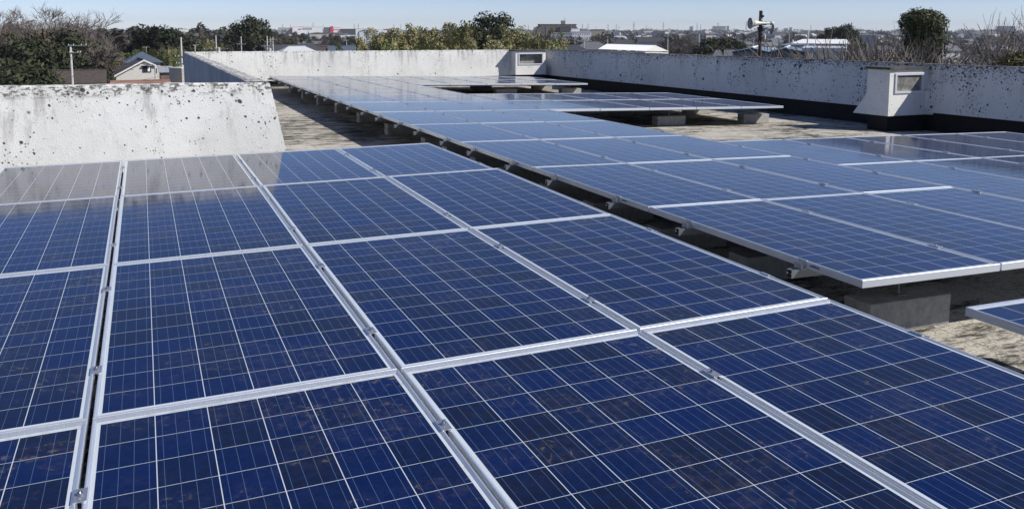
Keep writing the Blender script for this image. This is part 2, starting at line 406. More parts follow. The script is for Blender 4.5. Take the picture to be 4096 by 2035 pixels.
# ------------------------------------------------------------------ vents
M_hoodf = alu("vent_frame_metal", (.80,.82,.86), .35, .45)
def mesh_screen():
    m = N("insect_screen", .6, (.1,.1,.1), .3)
    sp = m.n("SeparateXYZ"); m.l(m.pos('Object'), sp.inputs[0])
    a = m.math('LESS_THAN', m.math('FRACT', m.math('MULTIPLY', sp.outputs[0], 45)), .35)
    b = m.math('LESS_THAN', m.math('FRACT', m.math('MULTIPLY', sp.outputs[2], 45)), .35)
    n = m.noise(m.pos('Object'), 6, 4)
    m.col(m.mix(m.math('MAXIMUM', a, b), (.035,.035,.032), m.mix(m.ramp(n,.4,.65), (.20,.20,.185), (.42,.42,.39))))
    return m.m
M_screen = mesh_screen(); M_inside = simple("vent_inside", (.26,.25,.23), .9, var=.35, scale=7)
def vent(label, x0, x1, v0, v1, zt, zb, flareL, flareV, op, screen, mat):
    o = thing("roof_vent", label, "vent", (x0, v0, zb))
    def T(p): return (p[0]-x0, p[1]-v0, p[2]-zb)
    zm = zb + .38*(zt-zb) + .06
    b = MB(); oz0, oz1, ox0, ox1 = op; dp = .16
    # upper body with a recessed opening in the front
    def q(*P): b.face([T(p) for p in P])
    xl = [x0, ox0, ox1, x1]; zl = [zb, oz0, oz1, zt]
    for i in range(3):
        for j in range(3):
            if i == 1 and j == 1: continue
            q((xl[i],v0,zl[j]),(xl[i+1],v0,zl[j]),(xl[i+1],v0,zl[j+1]),(xl[i],v0,zl[j+1]))
    nb = len(b.f)
    q((ox0,v0,oz0),(ox1,v0,oz0),(ox1,v0+dp,oz0),(ox0,v0+dp,oz0))
    q((ox0,v0,oz1),(ox0,v0+dp,oz1),(ox1,v0+dp,oz1),(ox1,v0,oz1))
    q((ox0,v0,oz0),(ox0,v0+dp,oz0),(ox0,v0+dp,oz1),(ox0,v0,oz1))
    q((ox1,v0,oz0),(ox1,v0,oz1),(ox1,v0+dp,oz1),(ox1,v0+dp,oz0))
    q((ox0,v0+dp,oz0),(ox1,v0+dp,oz0),(ox1,v0+dp,oz1),(ox0,v0+dp,oz1))
    for i_ in range(nb, len(b.f)): b.mi[i_] = 1
    # left side, upper part upright and lower part splayed
    q((x0,v0,zm),(x0,v0,zt),(x0,v1,zt),(x0,v1,zm))
    q((x0,v0,zb),(x0,v0,zm),(x0,v1,zm),(x0-flareL,v1+flareV,zb))
    q((x0,v1,zm),(x0,v1,zt),(x1,v1,zt),(x1,v1,zm))
    q((x0-flareL,v1+flareV,zb),(x0,v1,zm),(x1,v1,zm),(x1,v1+flareV,zb))
    q((x1,v0,zb),(x1,v1,zb),(x1,v1,zt),(x1,v0,zt))
    q((x0,v0,zb),(x0-flareL,v1+flareV,zb),(x1,v1+flareV,zb),(x1,v0,zb))
    b.build("body", [mat, M_inside], o)
    if flareV > .1:
        w_ = MB()
        P_ = [(x1-.18,v0-.002,zm+.12),(x1+.02,v0-.002,zm+.16),(x1+.1,v0-.30,zb),(x1-.12,v0-.002,zb)]
        w_.face([T(P_[0]),T(P_[3]),T(P_[2]),T(P_[1])])
        w_.build("side_fillet", mat, o)
    c = MB(); c.box(T((x0-.045, v0-.045, zt)), T((x1+.03, v1+.02, zt+.045)))
    c.build("cap_slab", M_bitcap, o)
    f = MB(); pr = .022; t = .035
    def fr(xa, za, xb, zb_): f.box(T((xa, v0-pr, za)), T((xb, v0+.03, zb_)))
    fr(ox0-t, oz0-t, ox1+t, oz0+.004); fr(ox0-t, oz1-.004, ox1+t, oz1+t); fr(ox0-t, oz0+.0045, ox0+.004, oz1-.0045); fr(ox1-.004, oz0+.0045, ox1+t, oz1-.0045)
    f.build("vent_frame", M_hoodf, o)
    if screen:
        s = MB(); s.box(T((ox0+.004, v0+.012, oz0+.004)), T((ox1-.004, v0+.018, oz1-.004)))
        s.build("screen", M_screen, o)
    u = MB(); u.box(T((x0+.05, v0+.06, fz(x0)-.05)), T((x1, v1, zb-.003)))
    u.build("bitumen_upstand", M_bit, o)
    return o
M_bitcap = simple("mossy_cap", (.075,.070,.058), .9, var=.4, scale=8, kind='World')
vent("small white roof vent with metal framed opening in the far right corner", 10.40, 11.49, 24.78, 25.3, .515, -.26, .12, .0, (.10,.42,10.53,11.36), False, M_vent)
vent("large white roof vent with fine mesh screen, standing against the right parapet", 11.64, 12.70, 10.62, 11.14, .50, -.345, .06, .26, (.10,.40,11.80,12.44), True, M_vent)

# ------------------------------------------------------------------ solar panels
def panel_proto(mark):
    o = thing("solar_panel", None, "solar panel")
    H = .040
    f = MB()
    # frame: outer wall, top lip sloping to the glass, bottom flange
    def ringpts(dx, dy, z): return [(dx,dy,z),(PW-dx,dy,z),(PW-dx,PL-dy,z),(dx,PL-dy,z)]
    rings = [ringpts(.022,.022,-H), ringpts(0,0,-H), ringpts(0,0,-.0015), ringpts(.0015,.0015,0), ringpts(.005,.006,0), ringpts(LIP,LIPV,-.0045), ringpts(LIP,LIPV,-.007)]
    for A, B in zip(rings, rings[1:]):
        for i in range(4):
            j = (i+1) % 4; f.face([A[i], A[j], B[j], B[i]])
    f.build("frame", M_frame, o)
    g = MB(); z = -.0055; a = LIP-.002; b = LIPV-.002
    pts = [(a,b),(PW-a,b),(PW-a,PL-b),(a,PL-b)]
    g.face([(x,y,z) for x,y in pts], uv=pts)
    g.face([(x,y,z-.006) for x,y in pts][::-1], mi=1)
    g.build("cell_sheet", [M_cell, M_back], o)
    if mark:
        k = MB(); rnd = random.Random(4); y = .30
        while y < .37:
            wd = rnd.uniform(.002,.006); k.box((-.0008, y, -.024), (-.0002, y+wd, -.014)); y += wd + .0025
        k.build("printed_mark", M_ink, o)
    return Proto(o)
PP = panel_proto(False); PM = panel_proto(True)
TILT = {}
def basis(ca, su, sv, yaw=0.0):
    ex = Vector((math.cos(yaw), math.sin(yaw), su)).normalized(); ey = Vector((-math.sin(yaw), math.cos(yaw), sv)); ey = (ey - ex*ey.dot(ex)).normalized()
    return Matrix((ex, ey, ex.cross(ey))).transposed().to_4x4()
CPX, CPY = 1.0141, 1.986
B1 = Matrix.Translation((0,0,0)) @ basis(0, .0038, -.0021)
B2 = Matrix.Translation((2.4555, 2.2111, -.0278)) @ basis(0, -.0230, -.0029, .0004)
rj = random.Random(77)
def put_panel(B, x, y, label, group, mark=False, lift=0.0):
    o = (PM if mark else PP).get(label, group)
    o.matrix_world = B @ Matrix.Translation((x + .008, y + .005, rj.uniform(-.0012,.0012))) @ Matrix.Rotation(rj.uniform(-.0011,.0011)+lift,4,'X') @ Matrix.Rotation(rj.uniform(-.0013,.0013),4,'Y')
    return o
GP = "blue polycrystalline solar panels laid over the roof"
dirty = {(2,0):" with dried mud near its far right corner", (1,0):" with brown scum along its top edge"}
for c in range(4):
    for r in range(4):
        put_panel(B1, (c-2)*CPX, r*CPY, "front left array's solar panel, %s column from left, %s row from camera" % (od(c+1), od(r+1)), GP, False, .0085 if r == 2 else 0.0)
for c in range(3):
    for r in range(11):
        put_panel(B2, c*CPX, r*CPY, "long middle array's solar panel, %s column from left, %s row from camera" % (od(c+1), od(r+1)), GP, c == 0)
for blk, r0 in (("mid distance side block", 5), ("farthest side block", 9)):
    for c in range(5):
        for r in range(2):
            put_panel(B2, (3+c)*CPX, (r0+r)*CPY, "solar panel in the %s, %s column, %s row" % (blk, od(c+1), ("front","back")[r]), GP)
V3 = 7.497 - 2.2111
for c in range(5):
    for r in range(2):
        put_panel(B2, (3+c)*CPX, V3 - (r+1)*CPY, "right hand array's solar panel below the large vent, %s column, %s row" % (od(c+1), ("back","front")[r]), GP)
put_panel(B2, 2.575-2.4555, 1.72-2.2111-PL, "solar panel corner poking in at the lower right edge of the picture", GP, False)

# clamps ------------------------------------------------------------
def mid_clamp():
    o = thing("mid_clamp", None, "clamp")
    b = MB(); L = .036
    b.box((-.0175, -L, .0008), (.0175, L, .0035)); b.box((-.0070, -L, -.034), (-.0050, L, .0006)); b.box((.0050, -L, -.034), (.0070, L, .0006))
    b.build("clamp_plate", M_clamp, o)
    k = MB(); k.bar((0,0,.0042), (0,0,.0110), .0075, n=6); k.bar((0,0,.0112),(0,0,.0150), .004, n=8)
    k.build("bolt", M_bolt, o); return Proto(o)
def end_clamp():
    # stands outside a frame whose outer face is at x = 0, body on the -x side
    o = thing("end_clamp", None, "clamp")
    b = MB(); L = .030
    b.box((-.004, -L, .0008), (.009, L, .0040)); b.box((-.0040, -L, -.044), (-.0012, L, .0007)); b.box((-.034, -L, -.0440), (-.0043, L, -.0400))
    b.box((-.034, -L, -.0398), (-.031, L, -.010))
    b.build("clamp_plate", M_clamp, o)
    k = MB(); k.bar((-.019,0,-.0398), (-.019,0,-.008), .004, n=8); k.bar((-.019,0,-.0396),(-.019,0,-.032), .008, n=6)
    k.build("bolt", M_bolt, o); return Proto(o)
MC = mid_clamp(); EC = end_clamp()
GC = "aluminium clamps holding the solar panels"
RV = (.43, 1.495)
def put(proto, B, x, y, label, group, flip=False, z=0):
    o = proto.get(label, group)
    M = B @ Matrix.Translation((x, y, z))
    if flip: M = M @ Matrix.Rotation(math.pi, 4, 'Z')
    o.matrix_world = M; return o
for c, nm in ((-1,"the first and second columns"), (0,"the second and third columns"), (1,"the third and fourth columns")):
    k = 0
    for r in range(4):
        for rv in RV:
            if r == 0 and rv < 1 : continue
            k += 1
            put(MC, B1, c*CPX+.0005, r*CPY+rv, "mid clamp between %s, front left array, %s from camera" % (nm, od(k)), GC)
k = 0
for r in range(4):
    for rv in RV:
        if r == 0 and rv < 1: continue
        k += 1
        put(EC, B1, 2*CPX-.0085, r*CPY+rv, "end clamp on the front left array's right edge, %s from camera" % od(k), GC, True)
k = 0
for r in range(11):
    for rv in RV:
        k += 1
        put(EC, B2, .0085, r*CPY+rv, "end clamp on the middle array's left edge, %s from camera" % od(k), GC)
        for c in (1, 2):
            put(MC, B2, c*CPX+.0005, r*CPY+rv, "mid clamp between %s columns, long middle array, %s from camera" % (("first and second","second and third")[c-1], od(k)), GC)
        if r in (5,6,9,10) :
            put(MC, B2, 3*CPX+.0005, r*CPY+rv, "mid clamp where middle array meets its side block, %s rail from camera" % od(k), GC)
        elif r < 3 : pass
        else:
            put(EC, B2, 3*CPX-.0085, r*CPY+rv, "end clamp on the middle array's right edge, %s rail from camera" % od(k), GC, True)
for blk, r0 in (("mid distance side block", 5), ("farthest side block", 9)):
    for r in range(2):
        for q, rv in enumerate(RV):
            for c in range(4, 8):
                put(MC, B2, c*CPX+.0005, (r0+r)*CPY+rv, "mid clamp in the %s, %s gap from its left, %s rail" % (blk, od(c-3), od(r*2+q+1)), GC)
            put(EC, B2, 8*CPX-.0085, (r0+r)*CPY+rv, "end clamp on the right edge of the %s, %s rail" % (blk, od(r*2+q+1)), GC, True)
for r in range(2):
    for q, rv in enumerate(RV):
        for c in range(3, 8):
            put(MC, B2, c*CPX+.0005, V3-(r+1)*CPY+rv, "mid clamp in the right hand array, %s gap, %s rail from its back" % (od(c-2), od(r*2+2-q)), GC)

# rails ------------------------------------------------------------
def rail(B, xa, xb, y, label):
    L = xb-xa; m = MB(); h = .045; wd = .021; t = .003
    m.box((0,-wd,-h),(L,-wd+t,0)); m.box((0,-wd+t,-h),(L,wd,-h+t)); m.box((0,wd-t,-h+t),(L,wd,0)); m.box((0,-wd+t,-.004),(L,-.006,-.0004)); m.box((0,.006,-.004),(L,wd-t,-.0004))
    m.box((0,-wd+t,-.024),(L,wd-t,-.0225))
    o = m.build("mounting_rail", M_steel)
    o.matrix_world = B @ Matrix.Translation((xa, y, -.0445)); tag(o, label, "rail", "aluminium mounting rails under the solar panels")
k = 0
for r in range(11):
    for q, rv in enumerate(RV):
        k += 1
        xb = 8*CPX-.05 if r in (5,6,9,10) else 3*CPX+.02
        rail(B2, -.085, xb, r*CPY+rv, "metal rail sticking out of the middle array's left edge, %s from camera" % od(k))
k = 0
for r in range(4):
    for q, rv in enumerate(RV):
        if r == 0 and q == 0: continue
        k += 1
        rail(B1, -2.1*CPX, 2*CPX+.07, r*CPY+rv, "metal rail under the front left array's column gaps, %s from camera" % od(k))
for r in range(2):
    for q, rv in enumerate(RV):
        rail(B2, 3*CPX+.03, 8*CPX, V3-(r+1)*CPY+rv, "metal rail under the right hand array, %s from the back" % od(r*2+2-q))

# ballast blocks ---------------------------------------------------
def block_proto():
    o = thing("ballast_block", None, "concrete block")
    bm = bmesh.new(); bmesh.ops.create_cube(bm, size=1)
    bmesh.ops.scale(bm, vec=(.62,.20,.18), verts=bm.verts); bmesh.ops.translate(bm, vec=(0,0,.09), verts=bm.verts)
    bmesh.ops.bevel(bm, geom=bm.edges[:], offset=.008, segments=2, affect='EDGES', profile=.6)
    me = bpy.data.meshes.new("block"); bm.to_mesh(me); bm.free(); me.materials.append(M_conc)
    b = bpy.data.objects.new("block", me); col.objects.link(b); b.parent = o
    p = MB(); p.bar((0,0,.18),(0,0,.355), .006, n=8); p.box((-.035,-.03,.180),(.035,.03,.186)); p.bar((0,0,.187),(0,0,.199),.013,n=6); p.box((-.03,-.024,.300),(.03,.024,.306)); p.bar((0,0,.288),(0,0,.299),.012,n=6)
    p.build("anchor_bolt", M_steel, o)
    e = MB(); e.bar((-.3105,0,.10),(-.3102,0,.10), .018, n=14)
    e.build("stamped_hole", simple("block_hole",(.09,.09,.085)), o)
    return Proto(o)
BK = block_proto()
def put_block(x, y, label):
    o = BK.get(label, "concrete ballast blocks under the arrays")
    o.matrix_world = Matrix.Translation((x, y, fz(x)+.001)) @ Matrix.Rotation(.018 if x > 2.45 else 0, 4, 'Y') @ Matrix.Rotation(rj.uniform(-.02,.02), 4, 'Z')
k = 0
for r in range(11):
    for q, rv in enumerate(RV):
        if r >= 4 and q == 1: continue
        k += 1
        y = 2.2111 + r*CPY + rv - .02
        put_block(3.08 if r else 3.16, y, "grey concrete block under the middle array's left edge, %s from camera" % od(k))
        if r in (0,) : put_block(5.05, y, "grey concrete block under the middle array's right side, nearest camera")
for r in (5, 9):
    for j, x in enumerate((6.28, 8.28, 10.26)):
        put_block(x, 2.2111 + r*CPY + RV[0]+.1, "concrete ballast block under the %s side block's front, %s from left" % ("mid distance" if r==5 else "farthest", od(j+1)))
        put_block(x+.05, 2.2111 + (r+1)*CPY + RV[0]+.1, "shaded concrete ballast block behind under the %s side block, %s from left" % ("mid distance" if r==5 else "farthest", od(j+1)))

HAZE = 0.00009

# ================================================================== BACKGROUND
rng = random.Random(2024)
M_plaster = [simple("plaster_cream", (.52,.48,.38), var=.08), simple("plaster_white", (.52,.52,.50), var=.06), simple("plaster_grey", (.36,.36,.36), var=.1), simple("plaster_beige", (.44,.37,.28), var=.1), simple("timber_brown", (.17,.12,.09), var=.2)]
M_tile = [simple("dark_tile", (.060,.063,.070), .55, var=.3), simple("grey_tile", (.14,.145,.155), .6, var=.2), simple("brown_tile", (.075,.060,.052), .7, var=.25), simple("blue_grey_tile", (.085,.11,.15), .5, var=.2), simple("red_tile", (.19,.085,.065), .7, var=.25), simple("pale_metal_roof", (.50,.52,.54), .5, var=.1)]
RN = ["black tiled", "grey tiled", "brown tiled", "blue grey", "red tiled", "pale metal"]; WN = ["cream", "white", "grey", "beige", "brown"]
M_glass = N("window_glass", .08, (.03,.035,.045), 0, .8).m
M_white = simple("white_paint", (.80,.80,.80), .6, var=.05)
M_trim = simple("white_trim", (.72,.72,.70), .5, var=.05)
M_dark = simple("dark_trim", (.04,.04,.045), .6)
M_pole = simple("pole_concrete", (.50,.49,.46), .9, var=.12)
M_pylon = simple("lattice_steel", (.33,.34,.36), .6)
M_pylonR = simple("red_lattice_steel", (.45,.13,.10), .6)
M_rust = N("rusty_pole_paint", .75, (.1,.03,.02)); _n = M_rust.noise(M_rust.pos('Object',(1,1,.3)), 9, 6, .7)
M_rust.col(M_rust.mix(M_rust.ramp(_n,.42,.62), (.030,.011,.010), (.085,.035,.022))); M_rust = M_rust.m
M_horn = simple("horn_grey_paint", (.60,.58,.53), .45, var=.1, scale=6)
M_hornin = simple("horn_inside", (.30,.27,.25), .6, var=.15, scale=6)

# ---- houses ------------------------------------------------------
def house_mesh(o, w_, d_, h, rh, hip, wall_m, roof_m, storeys=2, ov=.55, chim=False, win=True):
    """w_ along local x, d_ along local y, ridge along x"""
    x, y = w_/2, d_/2
    m = MB()
    z = 0
    m.face([(-x,-y,0),(x,-y,0),(x,-y,h),(-x,-y,h)]); m.face([(x,-y,0),(x,y,0),(x,y,h),(x,-y,h)])
    m.face([(x,y,0),(-x,y,0),(-x,y,h),(x,y,h)]); m.face([(-x,y,0),(-x,-y,0),(-x,-y,h),(-x,y,h)])
    if not hip:
        m.face([(x,-y,h),(x,y,h),(x,0,h+rh)]); m.face([(-x,y,h),(-x,-y,h),(-x,0,h+rh)])
    m.build("wall", wall_m, o)
    r = MB(); e = rh*ov/y; X, Y = x+ov, y+ov; zb = h-e+.06; zt = h+rh+.06; T = .16
    rx = (X - Y if X > Y else .3) if hip else X
    A = [(-X,-Y,zb),(X,-Y,zb),(X,Y,zb),(-X,Y,zb)]; rp = [(-rx,0,zt),(rx,0,zt)]
    for dz, fl_ in ((0, False), (-T, True)):
        q = [(p[0],p[1],p[2]+dz) for p in A]; k = [(p[0],p[1],p[2]+dz) for p in rp]
        fs = [[q[0],q[1],k[1],k[0]],[q[2],q[3],k[0],k[1]],[q[1],q[2],k[1]],[q[3],q[0],k[0]]]
        if not hip: fs = fs[:2]
        for f in fs: r.face(f[::-1] if fl_ else f)
    for i in range(4):
        a, b = A[i], A[(i+1)%4]
        if not hip and i in (1, 3):
            s_ = 1 if i == 1 else -1
            pk = rp[1] if i == 1 else rp[0]
            r.face([a, pk, (pk[0],pk[1],pk[2]-T), (a[0],a[1],a[2]-T)]); r.face([pk, b, (b[0],b[1],b[2]-T), (pk[0],pk[1],pk[2]-T)])
        else: r.face([a, b, (b[0],b[1],b[2]-T), (a[0],a[1],a[2]-T)])
    # ridge cap
    r.box((-rx, -.14, zt-.05), (rx, .14, zt+.10))
    r.build("roof", roof_m, o)
    if win:
        nw = max(2, int(w_/3.2))
        for s_ in range(storeys):
            zc = h*(s_+.58)/storeys
            for side in (-1, 1):
                for i in range(nw):
                    cx = -x + w_*(i+.5)/nw; a = .8; b = .55
                    q = MB(); q.box((cx-a, side*(y+.03) if side < 0 else y-.02, zc-b), (cx+a, -y+.02 if side < 0 else y+.03, zc+b))
                    wo = q.build("window", M_glass, o)
                    t = MB(); yy0, yy1 = (-y-.07, -y-.031) if side < 0 else (y+.031, y+.07)
                    t.box((cx-a-.06,yy0,zc-b-.06),(cx+a+.06,yy1,zc-b+.02)); t.box((cx-a-.06,yy0,zc+b-.02),(cx+a+.06,yy1,zc+b+.06)); t.box((cx-.03,yy0,zc-b+.021),(cx+.03,yy1,zc+b-.021))
                    t.build("frame", M_trim, wo)
            q = MB(); q.box((-x-.03, -.7, zc-.5), (-x+.02, .7, zc+.5)); q.build("window", M_glass, o)
            q = MB(); q.box((x-.02, -.7, zc-.5), (x+.03, .7, zc+.5)); q.build("window", M_glass, o)
HP = []
vr = random.Random(5)
for i in range(13):
    ri = [0,1,2,3,0,1,0,2,3,0,1,5,0][i]; wi = [0,1,2,3,1,0,3,4,1,0,3,1,2][i]
    o = thing("house", None, "house")
    st = 2 if i % 4 else 1
    house_mesh(o, vr.uniform(8.5,13), vr.uniform(6.5,8.5), 2.9*st+.3, vr.uniform(1.5,2.4), i % 3 != 1, M_plaster[wi], M_tile[ri], st)
    HP.append((Proto(o), ri, wi, st))
# keep-out sightlines (px ranges where other named things stand in front are fine, houses just fill)
spots = []
def ok(p, dmin):
    return all((p.x-q.x)**2+(p.y-q.y)**2 > dmin*dmin for q in spots)
zones = [  # px0, px1, Z0, Z1, count, name
    (1090, 1560, 430, 860, 18, "between the round tree and the bamboo"),
    (2200, 2420, 400, 840, 20, "below the apartment block"),
    (2420, 2700, 400, 900, 24, "behind the bright white roof"),
    (2720, 3020, 520, 900, 20, "left of the loudspeaker pole"),
    (3070, 3420, 420, 900, 26, "right of the loudspeaker pole"),
    (3420, 3700, 420, 900, 20, "left of the clipped evergreen"),
    (3780, 4150, 400, 900, 26, "behind the bare cherry branches")]
for (a, b, z0, z1, cnt, nm) in zones:
    L = []
    tries = 0
    while len(L) < cnt and tries < 4000:
        tries += 1
        Z = z0 + (z1-z0)*rng.random()**1.25; px = rng.uniform(a, b); p = gp(px, Z)
        if ok(p, 13.5): spots.append(p); L.append((px, Z, p))
    L.sort(key=lambda t: t[0])
    cntk = {}
    for px, Z, p in L:
        k = rng.randrange(len(HP)); pr, ri, wi, st = HP[k]
        key = (ri, wi); cntk[key] = cntk.get(key, 0) + 1
        o = pr.get("%s roofed %s house, %s of its colours %s" % (RN[ri], WN[wi], od(cntk[key]), nm), "houses of the town")
        o.location = p; o.rotation_euler.z = rng.choice((0, math.pi/2)) + rng.uniform(-.35, .35); s_ = rng.uniform(.72, .98); o.scale = (s_, s_, s_)

# the mass of the town farther out
tw = MB()
for i in range(1500):
    Z = rng.uniform(880, 2700); px = rng.uniform(700, 4400)
    if 1100 < px < 1500 and Z > 1150: continue
    p = gp(px, Z); w_, d_, h = rng.uniform(7,16), rng.uniform(6,10), rng.choice((3.5,6,6,6.5,9))
    if rng.random() < .07: w_ *= 2.5; d_ *= 1.8; h += 3
    a = rng.uniform(0, 3.1); ca, sa = math.cos(a), math.sin(a)
    def q(x, y, z): return (p.x+x*ca-y*sa, p.y+x*sa+y*ca, GZ+z)
    x, y = w_/2, d_/2; wi = rng.choice((0,1,2,2,2)); rf = 3 + rng.choice((0,0,0,0,1,1,1,2,2,3,3,4) if rng.random() < .6 else (0,1,2,3))
    B = [q(-x,-y,0),q(x,-y,0),q(x,y,0),q(-x,y,0),q(-x,-y,h),q(x,-y,h),q(x,y,h),q(-x,y,h)]
    for f in ((0,1,5,4),(1,2,6,5),(2,3,7,6),(3,0,4,7)): tw.face([B[j] for j in f], mi=wi)
    rh = rng.uniform(1,2.2); r0, r1 = q(-x*.6,0,h+rh), q(x*.6,0,h+rh)
    for f in ([B[4],B[5],r1,r0],[B[6],B[7],r0,r1],[B[5],B[6],r1],[B[7],B[4],r0]): tw.face(f, mi=rf)
tag(tw.build("distant_town", [M_plaster[0], M_plaster[1], M_plaster[2], M_tile[0], M_tile[1], M_tile[2], M_tile[3], M_tile[5]]),
    "far off sprawl of small roofs and walls fading below the horizon", "town", kind="stuff")

# ---- foliage -----------------------------------------------------
def leafcloud(m, rnd, blobs, n, size, flat=.0, mi=0):
    """leaf clumps on the shells of overlapping blobs [(c, (rx,ry,rz))]"""
    tot = sum(b[1][0]*b[1][2] for b in blobs)
    for c, r in blobs:
        k = int(n * r[0]*r[2]/tot)
        for _ in range(k):
            d = Vector((rnd.gauss(0,1), rnd.gauss(0,1), rnd.gauss(0,1))).normalized()
            if d.z < -.55: d.z *= -.5
            t = rnd.random()**.33 * rnd.uniform(.86, 1.08)
            p = Vector((c[0]+d.x*r[0]*t, c[1]+d.y*r[1]*t, c[2]+d.z*r[2]*t))
            s = size * rnd.uniform(.5, 1.3)
            nrm = (d + Vector((rnd.gauss(0,.55), rnd.gauss(0,.55), rnd.gauss(0,.55)+flat))).normalized()
            a = nrm.orthogonal().normalized(); b = nrm.cross(a); th = rnd.uniform(0, 6.28)
            u = a*math.cos(th)+b*math.sin(th); v = nrm.cross(u)*rnd.uniform(.35,.7)
            m.face([p-u*s, p-v*s*.8+u*s*.1, p+u*s, p+v*s], mi=mi)
def trunk(o, h, r, rnd, limbs=5, spread=2.0, mat=None):
    m = MB(); p = Vector((0,0,0)); n = 5
    pts = [Vector((rnd.uniform(-.15,.15)*i*.5, rnd.uniform(-.15,.15)*i*.5, h*i/n)) for i in range(n+1)]; pts[0] = Vector((0,0,-.3))
    for i in range(n): m.bar(pts[i], pts[i+1], r*(1-.6*i/n), r*(1-.6*(i+1)/n), 7, cap=(i == 0))
    for i in range(limbs):
        k = rnd.randint(2, n); q = pts[k]; a = rnd.uniform(0, 6.28)
        e = q + Vector((math.cos(a)*spread, math.sin(a)*spread, h*rnd.uniform(.12,.35)))
        m.bar(q, e, r*.38, r*.12, 5, cap=False)
    m.build("trunk", mat or M_bark, o)
def evergreen(seed, H, Rr, mat, n=4200, leaf=.34, squash=1.0, nb=13, base=.22):
    rnd = random.Random(seed); o = thing("evergreen_tree", None, "tree")
    trunk(o, H*.7, .26*Rr/4, rnd, 6, Rr*.5)
    bl = [((0,0,H*.60), (Rr*.72, Rr*.72, H*.30))]
    for i in range(nb):
        a = rnd.uniform(0, 6.28); t = rnd.random(); zz = H*(base+.12 + (.86-base-.1)*t); rr = Rr*(.78 - .62*t*t*squash)
        br = Rr*rnd.uniform(.24,.42)
        bl.append(((math.cos(a)*rr, math.sin(a)*rr, zz), (br, br, br*rnd.uniform(.7,.95))))
    bl.append(((0,0,H-Rr*.33), (Rr*.36, Rr*.36, Rr*.33)))
    m = MB(); leafcloud(m, rnd, bl, n, leaf)
    m.build("crown", mat, o); return o
def cedar(seed, H, Rr, n=1500):
    rnd = random.Random(seed); o = thing("conifer_tree", None, "tree")
    m0 = MB(); m0.bar((0,0,-.3),(0,0,H*.96), .22, .03, 7); m0.build("trunk", M_bark, o)
    m = MB()
    for k in range(int(H*1.5)):
        z = H*(.14 + .84*k/(H*1.5)); r = Rr*(1-(z/H))**.8*rnd.uniform(.75,1.15)+.25
        for i in range(int(n/(H*1.5))):
            a = rnd.uniform(0,6.28); t = rnd.random()**.5; p = Vector((math.cos(a)*r*t, math.sin(a)*r*t, z + rnd.uniform(-.3,.3) - r*t*.22))
            d = Vector((math.cos(a), math.sin(a), -.25)); s_ = rnd.uniform(.2,.5); v = Vector((-math.sin(a), math.cos(a), rnd.uniform(-.4,.4)))*s_*.5
            m.face([p-d*s_, p-v, p+d*s_, p+v])
    m.build("crown", M_cedar, o); return o
def bare(seed, H, spread, mat, depth=5, r0=.22, kids_=(3,4), twigs=5, thin=.020, up=.55, name="bare_tree", leaves=0, lmat=None, trunk_h=.22):
    rnd = random.Random(seed); o = thing(name, None, "tree")
    tm = MB(); cm = MB(); tips = []
    def grow(p, d, L, r, lv):
        segs = 2 if lv < depth else 1
        q = p
        for s_ in range(segs):
            dd = (d + Vector((rnd.gauss(0,.09), rnd.gauss(0,.09), rnd.gauss(0,.05)))).normalized()
            e = q + dd*(L/segs); (tm if lv <= 1 else cm).bar(q, e, r, r*.78, 6 if lv <= 1 else 3, cap=False); q = e; r *= .78; d = dd
        if lv >= depth:
            for _ in range(twigs):
                dd = (d*.7 + Vector((rnd.gauss(0,.5), rnd.gauss(0,.5), rnd.gauss(0.1,.4)))).normalized(); e = q + dd*L*(rnd.uniform(.3,.75) if H > 12 else rnd.uniform(.4,1.0))
                cm.bar(q - d*L*rnd.random()*.7, e, thin, thin*.5, 3, cap=False); tips.append(e)
            return
        for i in range(rnd.randint(*kids_)):
            a = rnd.uniform(0, 6.28); sp = rnd.uniform(.35,.85)*spread
            x = d.orthogonal().normalized(); y = d.cross(x)
            dd = (d + (x*math.cos(a)+y*math.sin(a))*sp + Vector((0,0,up*.22))).normalized()
            grow(q - d*L*rnd.uniform(0,.3), dd, L*rnd.uniform(.66,.86), max(thin, r*rnd.uniform(.55,.75)), lv+1)
    L0 = H*trunk_h
    grow(Vector((0,0,-.2)), Vector((0,0,1)), L0, r0, 0)
    tm.build("trunk", M_bark if mat is not M_twig2 else simple("cherry_bark", (.13,.11,.09), .8, var=.3, scale=6), o)
    if leaves:
        for _ in range(leaves):
            p = rnd.choice(tips) + Vector((rnd.gauss(0,.25), rnd.gauss(0,.25), rnd.gauss(0,.25))); s_ = rnd.uniform(.05,.12)
            a = Vector((rnd.gauss(0,1),rnd.gauss(0,1),rnd.gauss(0,1))).normalized(); b = a.orthogonal().normalized()
            cm.face([p-a*s_, p-b*s_*.6, p+a*s_, p+b*s_*.6], mi=1)
    zmax = max(v[2] for v in cm.v); k = H/zmax
    cr = cm.build("crown", [mat, lmat or mat], o)
    for c in (cr, ): c.data.transform(Matrix.Diagonal((k,k,k,1)))
    for c in bpy.data.objects:
        if c.parent == o and c.name.startswith("trunk"): c.data.transform(Matrix.Diagonal((k,k,k,1)))
    return o
